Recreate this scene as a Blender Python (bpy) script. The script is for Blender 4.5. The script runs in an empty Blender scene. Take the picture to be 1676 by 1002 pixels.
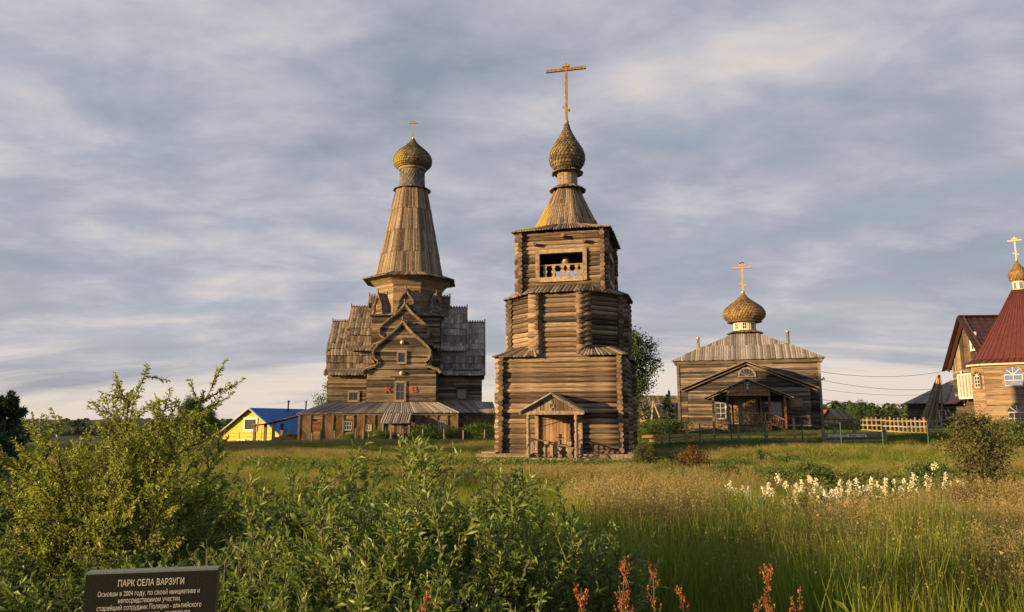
import bpy, math, random
import numpy as np
from mathutils import Vector, Matrix
R = math.radians
S = bpy.context.scene
COL = S.collection
F_PX, PITCH, EYE = 1210.0, R(8.9), 1.7
# ------------------------------------------------------------------ camera, sky, sun, exposure
cam_d = bpy.data.cameras.new('camera'); cam = bpy.data.objects.new('camera', cam_d); COL.objects.link(cam)
cam.location = (0, 0, EYE); cam.rotation_euler = (R(90) + PITCH, 0, 0)
cam_d.sensor_width = 36; cam_d.lens = F_PX / 1676 * 36; cam_d.clip_start = .05; cam_d.clip_end = 6000
S.camera = cam
SUN_AZ, SUN_EL = R(67), R(9.5)          # azimuth measured from -Y towards -X
S.view_settings.view_transform = 'Standard'; S.view_settings.look = 'None'
S.view_settings.exposure = 1.25; S.view_settings.gamma = 1; S.view_settings.use_curve_mapping = False
to_sun = Vector((-math.sin(SUN_AZ) * math.cos(SUN_EL), -math.cos(SUN_AZ) * math.cos(SUN_EL), math.sin(SUN_EL)))
sd = bpy.data.lights.new('sun', 'SUN'); sd.energy = 5.0; sd.angle = R(.55); sd.color = (1, .645, .29)
sun = bpy.data.objects.new('sun', sd); COL.objects.link(sun)
sun.rotation_euler = to_sun.to_track_quat('Z', 'Y').to_euler()

def nd(nt, t, **kw):
    n = nt.nodes.new(t)
    for k, v in kw.items():
        if k.startswith('i_'):
            key = k[2:]; key = int(key) if key.isdigit() else key.replace('_', ' ')
            n.inputs[key].default_value = v
        else: setattr(n, k, v)
    return n
def ramp(nt, fac, stops, interp='LINEAR'):
    r = nt.nodes.new('ShaderNodeValToRGB'); cr = r.color_ramp; cr.interpolation = interp
    while len(cr.elements) < len(stops): cr.elements.new(.5)
    for e, (p, c) in zip(cr.elements, stops):
        e.position = p; e.color = (*c, 1) if len(c) == 3 else c
    nt.links.new(fac, r.inputs[0]); return r.outputs[0]
def mathn(nt, op, a, b=None, c=None, clamp=False):
    n = nt.nodes.new('ShaderNodeMath'); n.operation = op; n.use_clamp = clamp
    for i, x in enumerate((a, b, c)):
        if x is None: continue
        if isinstance(x, (int, float)): n.inputs[i].default_value = x
        else: nt.links.new(x, n.inputs[i])
    return n.outputs[0]
def mix(nt, fac, a, b, mode='MIX'):
    n = nt.nodes.new('ShaderNodeMix'); n.data_type = 'RGBA'; n.blend_type = mode
    for i, x in ((0, fac), (6, a), (7, b)):
        if isinstance(x, (int, float)): n.inputs[i].default_value = x
        elif isinstance(x, tuple): n.inputs[i].default_value = (*x, 1) if len(x) == 3 else x
        else: nt.links.new(x, n.inputs[i])
    return n.outputs[2]

world = bpy.data.worlds.new('World'); S.world = world; world.use_nodes = True
nt = world.node_tree; nt.nodes.clear(); L = nt.links.new
tc = nd(nt, 'ShaderNodeTexCoord'); sep = nd(nt, 'ShaderNodeSeparateXYZ'); L(tc.outputs['Generated'], sep.inputs[0])
zc = mathn(nt, 'MAXIMUM', sep.outputs[2], 0.0)
den = mathn(nt, 'ADD', zc, .22)
px_ = mathn(nt, 'DIVIDE', sep.outputs[0], den); py_ = mathn(nt, 'DIVIDE', sep.outputs[1], den)
def cloudspace(sx, sy, off):
    c = nd(nt, 'ShaderNodeCombineXYZ'); L(mathn(nt, 'MULTIPLY', px_, sx), c.inputs[0]); L(mathn(nt, 'MULTIPLY', py_, sy), c.inputs[1]); c.inputs[2].default_value = off
    return c.outputs[0]
n1 = nd(nt, 'ShaderNodeTexNoise', i_Scale=3.6, i_Detail=9.0, i_Roughness=.56, i_Distortion=.25); L(cloudspace(.85, 1.15, 3.1), n1.inputs['Vector'])
n2 = nd(nt, 'ShaderNodeTexNoise', i_Scale=1.0, i_Detail=5.0, i_Roughness=.55, i_Distortion=.2); L(cloudspace(1.15, 1.4, 8.4), n2.inputs['Vector'])
n3 = nd(nt, 'ShaderNodeTexNoise', i_Scale=1.0, i_Detail=6.0, i_Roughness=.6, i_Distortion=.3); L(cloudspace(.35, 1.3, 1.7), n3.inputs['Vector'])
s12 = mathn(nt, 'ADD', mathn(nt, 'MULTIPLY', n1.outputs[0], .55), mathn(nt, 'MULTIPLY', n2.outputs[0], .45))
cloud = ramp(nt, s12, [(.37, (.126, .136, .165)), (.45, (.155, .164, .194)), (.52, (.188, .193, .221)), (.58, (.228, .226, .248)), (.68, (.31, .275, .252))])
# brighter bands of thin cloud low over the horizon, grey bars between them
low = ramp(nt, n3.outputs[0], [(.38, (0.1514, 0.1575, 0.1779)), (.50, (0.2082, 0.2074, 0.2210)), (.60, (0.3028, 0.2801, 0.2649))])
elev = mathn(nt, 'ARCSINE', zc)
f_low = mathn(nt, 'SUBTRACT', 1.0, mathn(nt, 'DIVIDE', mathn(nt, 'ADD', elev, mathn(nt, 'MULTIPLY', mathn(nt, 'SUBTRACT', n2.outputs[0], .5), .22)), .17), clamp=True)
c1 = mix(nt, f_low, cloud, low)
# open creamy strip along the horizon
edge = mathn(nt, 'ADD', mathn(nt, 'MULTIPLY', mathn(nt, 'SUBTRACT', n3.outputs[0], .5), .30), .080)
f_open = mathn(nt, 'MULTIPLY', mathn(nt, 'SUBTRACT', edge, elev), 24.0, clamp=True)
cream = ramp(nt, mathn(nt, 'MULTIPLY', elev, 9.0), [(0, (0.3331, 0.2839, 0.2460)), (1, (0.3482, 0.3104, 0.2725))])
c2 = mix(nt, f_open, c1, cream)
sky = nd(nt, 'ShaderNodeTexSky', sky_type='NISHITA', sun_disc=False, sun_elevation=SUN_EL, sun_rotation=math.pi + SUN_AZ, air_density=1.0, dust_density=1.5)
SKY_STR = .1
cl10 = nd(nt, 'ShaderNodeVectorMath', operation='SCALE'); L(c2, cl10.inputs[0]); cl10.inputs[3].default_value = 1 / SKY_STR
# a few thin places in the deck let the open sky through
gap = mathn(nt, 'MULTIPLY', mathn(nt, 'SUBTRACT', .47, n1.outputs[0]), 5.0, clamp=True)
fin = mix(nt, mathn(nt, 'MULTIPLY', gap, .22), cl10.outputs[0], sky.outputs[0])
bg = nd(nt, 'ShaderNodeBackground', i_Strength=SKY_STR); L(fin, bg.inputs[0])
wo = nd(nt, 'ShaderNodeOutputWorld'); L(bg.outputs[0], wo.inputs[0])

def ratio(py):                       # (z - EYE) / Y for a row of the photograph
    return math.tan(math.atan((501 - py) / F_PX) + PITCH)
def zat(py, Y): return EYE + ratio(py) * Y
def xat(px, Y, z=EYE): return (px - 838) / F_PX * (Y * math.cos(PITCH) + (z - EYE) * math.sin(PITCH))

# ------------------------------------------------------------------ materials
def new_mat(name):
    m = bpy.data.materials.new(name); m.use_nodes = True; nt = m.node_tree; nt.nodes.clear()
    out = nd(nt, 'ShaderNodeOutputMaterial'); b = nd(nt, 'ShaderNodeBsdfPrincipled'); nt.links.new(b.outputs[0], out.inputs[0])
    return m, nt, b, out
def coords(nt, scale, kind='Object'):
    t = nd(nt, 'ShaderNodeTexCoord'); mp = nd(nt, 'ShaderNodeMapping'); mp.inputs['Scale'].default_value = scale
    nt.links.new(t.outputs[kind], mp.inputs[0]); return mp.outputs[0]
def wood(name, dark, mid, light, grain=(.8, .8, 16), rough=.85, stain=.5, moss=None, bump=.35, island=.35, perobj=0.0, crack=.5):
    dark, mid, light = (tuple(x * k for x in c_) for c_, k in ((dark, .55), (mid, .72), (light, .84)))
    m, nt, b, out = new_mat(name); L = nt.links.new
    g = nd(nt, 'ShaderNodeTexNoise', i_Scale=1.6, i_Detail=8.0, i_Roughness=.62, i_Distortion=.15); L(coords(nt, grain), g.inputs['Vector'])
    geo = nd(nt, 'ShaderNodeNewGeometry')
    f = mathn(nt, 'ADD', g.outputs[0], mathn(nt, 'MULTIPLY', mathn(nt, 'SUBTRACT', geo.outputs['Random Per Island'], .5), island))
    if perobj:
        oi = nd(nt, 'ShaderNodeObjectInfo'); f = mathn(nt, 'ADD', f, mathn(nt, 'MULTIPLY', mathn(nt, 'SUBTRACT', oi.outputs['Random'], .5), perobj))
    c = ramp(nt, f, [(.28, dark), (.5, mid), (.74, light)])
    cr_ = nd(nt, 'ShaderNodeTexNoise', i_Scale=3.4, i_Detail=4.0, i_Roughness=.6); L(coords(nt, tuple(x * (1.0 if x > 4 else .7) for x in grain)), cr_.inputs['Vector'])
    c = mix(nt, mathn(nt, 'MULTIPLY', mathn(nt, 'MULTIPLY_ADD', cr_.outputs[0], 7.0, -3.9, clamp=True), crack), c, tuple(x * .35 for x in dark))
    s = nd(nt, 'ShaderNodeTexNoise', i_Scale=.55, i_Detail=6.0, i_Roughness=.6); L(coords(nt, (1, 1, 1.4)), s.inputs['Vector'])
    sf = ramp(nt, s.outputs[0], [(.44, (0, 0, 0)), (.62, (1, 1, 1))])
    c = mix(nt, mathn(nt, 'MULTIPLY', sf, stain), c, mix(nt, 1.0, c, (.42, .40, .40), 'MULTIPLY'))
    if moss:
        mn = nd(nt, 'ShaderNodeTexNoise', i_Scale=1.3, i_Detail=6.0, i_Roughness=.65); L(coords(nt, (1, 1, .7)), mn.inputs['Vector'])
        tcx = nd(nt, 'ShaderNodeTexCoord'); sx = nd(nt, 'ShaderNodeSeparateXYZ'); L(tcx.outputs['Object'], sx.inputs[0])
        side = mathn(nt, 'ADD', mathn(nt, 'MULTIPLY', sx.outputs[0], -moss[1]), mn.outputs[0])
        mf = mathn(nt, 'MULTIPLY', mathn(nt, 'SUBTRACT', side, moss[2]), 6.0, clamp=True)
        c = mix(nt, mathn(nt, 'MULTIPLY', mf, .8), c, moss[0])
    L(c, b.inputs['Base Color']); b.inputs['Roughness'].default_value = rough; b.inputs['Specular IOR Level'].default_value = .25
    bp = nd(nt, 'ShaderNodeBump', i_Strength=bump, i_Distance=.02); L(g.outputs[0], bp.inputs['Height']); L(bp.outputs[0], b.inputs['Normal'])
    return m
def plain(name, col, rough=.6, metal=0.0, var=.25, scale=6, spec=.4, bump=0):
    m, nt, b, out = new_mat(name); L = nt.links.new
    n = nd(nt, 'ShaderNodeTexNoise', i_Scale=scale, i_Detail=6.0, i_Roughness=.6); L(coords(nt, (1, 1, 1)), n.inputs['Vector'])
    lo = tuple(x * (1 - var) for x in col); hi = tuple(min(1, x * (1 + var)) for x in col)
    L(ramp(nt, n.outputs[0], [(.3, lo), (.7, hi)]), b.inputs['Base Color'])
    b.inputs['Roughness'].default_value = rough; b.inputs['Metallic'].default_value = metal; b.inputs['Specular IOR Level'].default_value = spec
    if bump:
        bp = nd(nt, 'ShaderNodeBump', i_Strength=bump, i_Distance=.02); L(n.outputs[0], bp.inputs['Height']); L(bp.outputs[0], b.inputs['Normal'])
    return m
def leafmat(name, cols, trans=.35, rough=.5, spot=.5, inst=False):
    cols = [tuple(x * 1.08 for x in c_) for c_ in cols]
    m, nt, b, out = new_mat(name); L = nt.links.new
    geo = nd(nt, 'ShaderNodeNewGeometry')
    f = geo.outputs['Random Per Island']
    pn = nd(nt, 'ShaderNodeTexNoise', i_Scale=.5 if inst else 1.6, i_Detail=3.0)
    if inst:
        oi = nd(nt, 'ShaderNodeObjectInfo'); L(oi.outputs['Location'], pn.inputs['Vector'])
        f = mathn(nt, 'ADD', mathn(nt, 'MULTIPLY', f, .5), mathn(nt, 'MULTIPLY', oi.outputs['Random'], .5))
    else: L(coords(nt, (1, 1, 1)), pn.inputs['Vector'])
    f = mathn(nt, 'ADD', mathn(nt, 'MULTIPLY', f, 1 - spot), mathn(nt, 'MULTIPLY', mathn(nt, 'MULTIPLY_ADD', pn.outputs[0], 2.2, -.6, clamp=True), spot))
    k = len(cols) - 1
    c = ramp(nt, f, [(.08 + .84 * i / k, col) for i, col in enumerate(cols)])
    L(c, b.inputs['Base Color']); b.inputs['Roughness'].default_value = rough; b.inputs['Specular IOR Level'].default_value = .3
    tr = nd(nt, 'ShaderNodeBsdfTranslucent'); L(mix(nt, 1.0, c, (1.25, 1.3, .7), 'MULTIPLY'), tr.inputs[0])
    ms = nd(nt, 'ShaderNodeMixShader', i_0=trans); L(b.outputs[0], ms.inputs[1]); L(tr.outputs[0], ms.inputs[2]); L(ms.outputs[0], out.inputs[0])
    return m
M = {}
M['log'] = wood('weathered_log', (.055, .041, .030), (.190, .138, .098), (.38, .290, .210), grain=(.55, 13, 13), stain=.55, island=.0, perobj=.42, bump=1.0, crack=.95)
M['log_end'] = wood('log_end_grain', (.07, .052, .04), (.17, .125, .09), (.28, .21, .15), grain=(6, 6, 6), island=0, perobj=.3, bump=.6)
M['siding'] = wood('grey_brown_siding', (.070, .052, .038), (.19, .145, .102), (.33, .255, .18), grain=(.55, .55, 15), stain=.55, island=.62)
M['siding_dark'] = wood('dark_weathered_siding', (.045, .038, .033), (.115, .097, .082), (.32, .265, .215), grain=(.5, .5, 15), stain=.45, island=.42)
M['siding_tan'] = wood('tan_siding', (.17, .12, .08), (.30, .22, .15), (.42, .32, .22), grain=(.6, .6, 14), stain=.2, island=.3)
M['board'] = wood('vertical_boards', (.095, .072, .055), (.22, .175, .135), (.34, .28, .22), grain=(14, 14, .7), stain=.35, island=.4)
M['roofboard'] = wood('roof_boards', (.105, .085, .068), (.235, .190, .150), (.36, .30, .24), grain=(10, 10, 1.2), stain=.35, island=.45)
M['greyroof'] = wood('silver_roof_boards', (.17, .155, .140), (.33, .30, .272), (.45, .42, .385), grain=(9, 9, 1.2), stain=.3, island=.35)
M['mossroof'] = wood('mossy_roof_boards', (.10, .08, .06), (.23, .18, .13), (.34, .27, .20), grain=(12, 12, 1.0), stain=.3, island=.4, moss=((.30, .225, .04), .20, .62))
M['tentroof'] = wood('tent_boards', (.10, .08, .06), (.24, .19, .14), (.35, .28, .20), grain=(12, 12, 1.0), stain=.35, island=.4, moss=((.33, .24, .035), .04, .70))
M['shingle'] = wood('aspen_shingles', (.07, .052, .035), (.17, .128, .080), (.30, .235, .145), grain=(9, 9, 2.5), stain=.2, island=.32, crack=.3, moss=((.27, .20, .035), .20, .60))
M['shingle_gold'] = wood('golden_shingles', (.12, .075, .028), (.26, .17, .07), (.38, .27, .13), grain=(9, 9, 2.5), stain=.15, island=.28, crack=.3)
M['shingle_grey'] = wood('grey_shingles', (.09, .08, .075), (.19, .17, .155), (.30, .27, .25), grain=(9, 9, 2.5), stain=.15, island=.28, crack=.3)
M['door'] = wood('door_boards', (.14, .085, .045), (.29, .185, .105), (.40, .27, .16), grain=(15, 15, .8), stain=.3, island=.35)
M['fresh'] = wood('fresh_timber', (.26, .165, .085), (.44, .30, .165), (.58, .42, .25), grain=(1.2, 9, 9), stain=.1, island=.2, perobj=.2)
M['trim'] = wood('pale_trim', (.17, .125, .085), (.32, .245, .175), (.44, .35, .26), grain=(5, 5, 5), stain=.25, island=.3)
M['post'] = wood('grey_post', (.16, .13, .10), (.30, .25, .20), (.42, .36, .29), grain=(9, 9, 1), stain=.25, island=.3, perobj=.2)
M['redtrim'] = wood('reddish_trim', (.12, .05, .03), (.22, .09, .05), (.3, .14, .08), grain=(2, 2, 8), stain=.2)
M['white'] = plain('white_paint', (.60, .58, .54), .5, var=.1)
M['cream'] = plain('cream_paint', (.50, .43, .32), .6, var=.15)
M['bluepaint'] = plain('faded_paint', (.42, .45, .46), .6, var=.15)
M['dark'] = plain('dark_interior', (.02, .018, .016), .9)
M['glass'] = plain('window_glass', (.018, .022, .03), .08, var=.1, spec=.8)
M['glassbright'] = plain('reflecting_glass', (.75, .74, .72), .06, metal=1.0, var=.06, scale=2)
M['curtain'] = plain('curtained_glass', (.20, .19, .18), .15, var=.5, scale=3)
M['steel'] = plain('galvanised_pipe', (.55, .52, .48), .35, metal=.85)
M['gilt'] = plain('gilded_metal', (.72, .47, .17), .4, metal=.8, var=.15)
M['bronze'] = plain('old_bronze', (.42, .34, .20), .4, metal=.7)
M['iron'] = plain('black_iron', (.03, .03, .032), .5, metal=.5)
M['greenpost'] = plain('green_metal', (.012, .06, .042), .45)
M['redmetal'] = plain('red_brown_metal', (.078, .019, .0115), .38, var=.18, scale=2.5, spec=.6)
M['brownmetal'] = plain('brown_metal_tile', (.034, .012, .009), .42, var=.2, scale=3, spec=.6)
M['bluemetal'] = plain('blue_metal', (.012, .125, .42), .45, var=.12, scale=1.5)
M['yellow'] = wood('yellow_painted_siding', (.62, .45, .07), (.74, .56, .10), (.80, .64, .15), grain=(.6, .6, 12), stain=.08, island=.2, bump=.15)
M['redpaint'] = plain('red_paint', (.42, .07, .04), .6, var=.2)
M['granite'] = plain('polished_granite', (.016, .0145, .014), .22, var=.8, scale=260, spec=.5)
M['granite_edge'] = plain('sawn_granite_edge', (.13, .15, .145), .6, var=.35, scale=160)
M['letter'] = plain('engraved_letters', (.50, .47, .42), .7, var=.2, scale=80)
M['whitelet'] = plain('white_lettering', (.8, .8, .76), .6, var=.1)
M['stone'] = plain('field_stone', (.24, .22, .20), .9, var=.4, scale=5, bump=.6)
M['bark'] = plain('bark', (.075, .058, .043), .9, var=.5, scale=20, bump=.6)
M['twig'] = plain('young_twigs', (.13, .10, .05), .8, var=.4, scale=12)
M['willow'] = leafmat('willow_leaves', [(.045, .082, .020), (.092, .146, .034), (.155, .21, .048), (.27, .31, .08)], .35, .42)
M['willow_pale'] = leafmat('pale_willow_leaves', [(.11, .145, .022), (.17, .21, .032), (.23, .265, .045), (.32, .34, .08)], .35)
M['leaf_dark'] = leafmat('dark_shrub_leaves', [(.022, .044, .014), (.042, .074, .022), (.065, .105, .032), (.10, .14, .042)], .3)
M['leaf_mid'] = leafmat('green_shrub_leaves', [(.035, .065, .014), (.068, .11, .022), (.105, .15, .03), (.16, .20, .045)], .35)
M['leaf_fir'] = leafmat('spruce_needles', [(.018, .038, .020), (.032, .062, .030), (.05, .09, .040)], .1)
M['leaf_red'] = leafmat('reddish_leaves', [(.07, .03, .016), (.12, .055, .028), (.15, .10, .04), (.08, .09, .03)], .3)
M['leaf_olive'] = leafmat('olive_leaves', [(.035, .04, .014), (.065, .068, .022), (.10, .10, .032), (.15, .12, .045)], .3)
M['sorrel'] = leafmat('sorrel_seeds', [(.16, .045, .02), (.27, .085, .035), (.36, .15, .06)], .3, spot=.2)
M['flower'] = leafmat('white_blossom', [(.55, .52, .42), (.70, .68, .58), (.80, .79, .72)], .25, spot=.2)
M['flower_pink'] = leafmat('pink_blossom', [(.55, .22, .25), (.66, .36, .36)], .25)
M['goldflower'] = leafmat('yellow_green_bloom', [(.16, .17, .02), (.26, .25, .03), (.34, .30, .05)], .3)
M['grass'] = leafmat('meadow_grass', [(.052, .100, .014), (.110, .165, .021), (.185, .225, .030), (.29, .275, .058)], .5, .6, .45, True)
M['grass_lawn'] = leafmat('short_grass', [(.045, .075, .014), (.07, .105, .016), (.10, .13, .02)], .4, .6, .5, True)
M['straw'] = leafmat('dry_seed_heads', [(.12, .10, .052), (.21, .165, .080), (.31, .245, .11), (.33, .22, .105)], .35, .7, .6, True)

# ------------------------------------------------------------------ mesh helpers
class MB:
    def __init__(s): s.v = []; s.f = []; s.sm = []; s.T = None
    def add(s, vs, fs, smooth=False):
        o = len(s.v)
        if s.T is not None: vs = [s.T @ Vector(p) for p in vs]
        s.v.extend([tuple(p) for p in vs]); s.f.extend([tuple(o + i for i in f) for f in fs]); s.sm.extend([smooth] * len(fs))
    def box(s, c, d, rz=0, M4=None):
        x, y, z = (k / 2 for k in d)
        vs = [Vector((i * x, j * y, k * z)) for k in (-1, 1) for j in (-1, 1) for i in (-1, 1)]
        if M4 is None: M4 = Matrix.Rotation(rz, 3, 'Z')
        vs = [M4 @ p + Vector(c) for p in vs]
        s.add(vs, [(0, 2, 3, 1), (4, 5, 7, 6), (0, 1, 5, 4), (2, 6, 7, 3), (0, 4, 6, 2), (1, 3, 7, 5)])
    def beam(s, a, b, w, h, up=(0, 0, 1)):
        a = Vector(a); b = Vector(b); d = (b - a).normalized(); u = Vector(up)
        if abs(d.dot(u)) > .98: u = Vector((0, 1, 0))
        r = d.cross(u).normalized(); u = r.cross(d).normalized()
        vs = [p + r * i * w / 2 + u * j * h / 2 for p in (a, b) for j in (-1, 1) for i in (-1, 1)]
        s.add(vs, [(0, 2, 3, 1), (4, 5, 7, 6), (0, 1, 5, 4), (2, 6, 7, 3), (0, 4, 6, 2), (1, 3, 7, 5)])
    def tube(s, pts, rad, n=6, smooth=True, cap=True):
        pts = [Vector(p) for p in pts]; vs = []; fs = []
        if not hasattr(rad, '__len__'): rad = [rad] * len(pts)
        for i, p in enumerate(pts):
            d = (pts[min(i + 1, len(pts) - 1)] - pts[max(i - 1, 0)]).normalized()
            u = Vector((0, 0, 1)) if abs(d.z) < .9 else Vector((1, 0, 0))
            a = d.cross(u).normalized(); b = a.cross(d)
            for k in range(n):
                t = 2 * math.pi * k / n; vs.append(p + (a * math.cos(t) + b * math.sin(t)) * rad[i])
        for i in range(len(pts) - 1):
            for k in range(n): fs.append((i * n + k, i * n + (k + 1) % n, (i + 1) * n + (k + 1) % n, (i + 1) * n + k))
        s.add(vs, fs, smooth)
        if cap: s.add(vs[:n], [tuple(range(n))]); s.add(vs[-n:], [tuple(range(n))[::-1]])
    def lathe(s, prof, n=16, c=(0, 0, 0), smooth=True, ph=0):
        vs = [(c[0] + r * math.cos(ph + 2 * math.pi * k / n), c[1] + r * math.sin(ph + 2 * math.pi * k / n), c[2] + z) for r, z in prof for k in range(n)]
        fs = [(i * n + k, i * n + (k + 1) % n, (i + 1) * n + (k + 1) % n, (i + 1) * n + k) for i in range(len(prof) - 1) for k in range(n)]
        s.add(vs, fs, smooth)
    def prism(s, poly, z0, z1):
        n = len(poly)
        vs = [(p[0], p[1], z0) for p in poly] + [(p[0], p[1], z1) for p in poly]
        s.add(vs, [tuple(range(n))[::-1], tuple(range(n, 2 * n))] + [(i, (i + 1) % n, n + (i + 1) % n, n + i) for i in range(n)])
    def slab(s, pts, nrm, t):       # polygon of 3d points given depth t against nrm
        n = len(pts); pts = [Vector(p) for p in pts]; d = Vector(nrm) * t
        s.add(pts + [p - d for p in pts], [tuple(range(n)), tuple(range(n, 2 * n))[::-1]] + [(i, n + i, n + (i + 1) % n, (i + 1) % n) for i in range(n)])
    def build(s, name, mat, parent=None, stuff=False, loc=None, **props):
        me = bpy.data.meshes.new(name); me.from_pydata(s.v, [], s.f); me.materials.append(M[mat] if isinstance(mat, str) else mat)
        me.polygons.foreach_set('use_smooth', s.sm); me.update()
        o = bpy.data.objects.new(name, me); COL.objects.link(o)
        if parent: o.parent = parent
        if loc: o.location = loc
        if stuff: o['kind'] = 'stuff'
        for k, v in props.items(): o[k] = v
        return o
def link(name, me, parent=None, loc=(0, 0, 0), rot=(0, 0, 0), scale=None):
    o = bpy.data.objects.new(name, me); COL.objects.link(o); o.parent = parent; o.location = loc; o.rotation_euler = rot
    if scale: o.scale = scale
    return o
def thing(name, label, cat, loc=(0, 0, 0), rz=0, group=None):
    o = bpy.data.objects.new(name, None); COL.objects.link(o); o.empty_display_size = .2
    o.location = loc; o.rotation_euler = (0, 0, rz); o['label'] = label; o['category'] = cat
    if group: o['group'] = group
    return o
def tag(o, label, cat, group=None):
    o['label'] = label; o['category'] = cat
    if group: o['group'] = group
    return o
def fastmesh(name, V, Fc, mats, smooth=False, matidx=None):
    me = bpy.data.meshes.new(name); V = np.asarray(V, np.float32); Fc = np.asarray(Fc, np.int32); k = Fc.shape[1]
    me.vertices.add(len(V)); me.vertices.foreach_set('co', V.ravel())
    me.loops.add(Fc.size); me.loops.foreach_set('vertex_index', Fc.ravel())
    me.polygons.add(len(Fc)); me.polygons.foreach_set('loop_start', np.arange(0, Fc.size, k, dtype=np.int32))
    try: me.polygons.foreach_set('loop_total', np.full(len(Fc), k, np.int32))
    except Exception: pass
    for m in (mats if isinstance(mats, (list, tuple)) else [mats]): me.materials.append(M[m] if isinstance(m, str) else m)
    if matidx is not None: me.polygons.foreach_set('material_index', matidx.astype(np.int32))
    me.polygons.foreach_set('use_smooth', np.full(len(Fc), smooth)); me.update(); me.validate()
    return me
def V3(*a): return Vector(a)
def lerp(a, b, t): return a + (b - a) * t

rnd = random.Random(7)
def boards(mb, I0, I1, O0, O1, n, t=.04, ridge=.02, point=0.0, jit=.02, gap=.06, seed=1, par=False):
    """a run of boards between an upper edge I0-I1 and a lower edge O0-O1; each board its own island, crowned, with an optional pointed foot"""
    rg = random.Random(seed); I0, I1, O0, O1 = map(Vector, (I0, I1, O0, O1))
    nr = (O0 - I0 if (O0 - I0).length > 1e-4 else O1 - I1).cross((O1 - O0) if (O1 - O0).length > 1e-4 else (I1 - I0))
    if nr.length < 1e-6: return
    nr.normalize()
    if nr.z < 0: nr = -nr
    if par:
        Lo = (O1 - O0).length; dd = (O1 - O0) / Lo; sa = (I0 - O0).dot(dd); sb_ = (I1 - O0).dot(dd); up = I0 - (O0 + dd * sa)
        tt = lambda s: 1.0 if sa <= s <= sb_ else (s / sa if s < sa else (Lo - s) / (Lo - sb_))
        for k in range(n):
            s0, s1 = Lo * (k + gap / 2) / n, Lo * (k + 1 - gap / 2) / n; sm = (s0 + s1) / 2; j = nr * rg.uniform(-jit, jit) * .6; ex = rg.uniform(-jit, jit) * 1.5; dn = -up.normalized() * ex
            P = [O0 + dd * s0 + up * tt(s0), O0 + dd * sm + up * tt(sm) + nr * ridge, O0 + dd * s1 + up * tt(s1), O0 + dd * s0 + dn, O0 + dd * sm + dn + nr * ridge, O0 + dd * s1 + dn]
            mb.add([q + j for q in P] + [q + j - nr * t for q in (P[0], P[2], P[3], P[4] - nr * ridge, P[5])], [(0, 3, 4, 1), (1, 4, 5, 2), (3, 8, 9, 4), (4, 9, 10, 5), (0, 6, 8, 3), (2, 5, 10, 7), (6, 7, 10, 9, 8)])
        return
    for k in range(n):
        a = (k + gap / 2) / n; b = (k + 1 - gap / 2) / n; m = (a + b) / 2
        j = nr * rg.uniform(-jit, jit) * .6; ex = rg.uniform(-jit, jit) * 1.5
        p = [lerp(I0, I1, a), lerp(I0, I1, m), lerp(I0, I1, b), lerp(O0, O1, a), lerp(O0, O1, m), lerp(O0, O1, b)]
        dn = (p[4] - p[1]).normalized()
        p[3] += dn * ex; p[4] += dn * (ex + point); p[5] += dn * ex
        p[1] = p[1] + nr * ridge; p[4] = p[4] + nr * ridge
        top = [q + j for q in p]; bot = [q + j - nr * t for q in (p[0], p[2], p[3], p[4] - nr * ridge, p[5])]
        mb.add(top + bot, [(0, 3, 4, 1), (1, 4, 5, 2), (3, 8, 9, 4), (4, 9, 10, 5), (0, 6, 8, 3), (2, 5, 10, 7), (6, 7, 10, 9, 8)])
def ngon(n, apo, z=0, ph=None):
    r = apo / math.cos(math.pi / n); ph = math.pi / n if ph is None else ph
    return [V3(r * math.cos(ph + 2 * math.pi * k / n - math.pi / 2 - 2 * math.pi / n), r * math.sin(ph + 2 * math.pi * k / n - math.pi / 2 - 2 * math.pi / n), z) for k in range(n)]
def onion(mb, prof, rows, n, lift=.035, k=1.5, ph=0, core=True):
    """shingles with pointed feet laid in staggered rows over a turned profile"""
    if core: mb.lathe([(r * .985, z) for r, z in prof], 24, smooth=True)
    L_ = [0]
    for (a, b) in zip(prof, prof[1:]): L_.append(L_[-1] + math.hypot(b[0] - a[0], b[1] - a[1]))
    def at(s):
        s = min(max(s, 0), L_[-1])
        for i in range(len(prof) - 1):
            if s <= L_[i + 1]:
                t = (s - L_[i]) / max(L_[i + 1] - L_[i], 1e-6); a, b = prof[i], prof[i + 1]
                dr, dz = b[0] - a[0], b[1] - a[1]; l = math.hypot(dr, dz)
                return a[0] + dr * t, a[1] + dz * t, (dz / l, -dr / l)
        return prof[-1][0], prof[-1][1], (1, 0)
    h = L_[-1] / rows
    for i in range(rows):
        s0 = i * h
        for q in range(n):
            th = ph + 2 * math.pi * (q + (i % 2) * .5) / n; w = math.pi / n * .93
            vs = []
            for (s_, ww, lf) in ((s0 - h * .35, .12, lift), (s0 + h * .1, .9, lift), (s0 + h * k * .9, 1.0, .004)):
                r, z, nn = at(s_)
                for sg in (-1, 1):
                    a = th + sg * w * ww; rr = r + nn[0] * lf
                    vs.append((rr * math.cos(a), rr * math.sin(a), z + nn[1] * lf))
            mb.add(vs, [(0, 1, 3, 2), (2, 3, 5, 4)])
def dome_prof(rmax, h, r0, neckz=0, tall=1.0):
    base = [(.66, 0), (.82, .05), (.95, .13), (1.0, .23), (.985, .33), (.90, .44), (.75, .54), (.57, .635), (.40, .72), (.25, .81), (.13, .90), (.05, 1.0)]
    return [(max(r * rmax, .02), neckz + z * h) for r, z in base]
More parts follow.
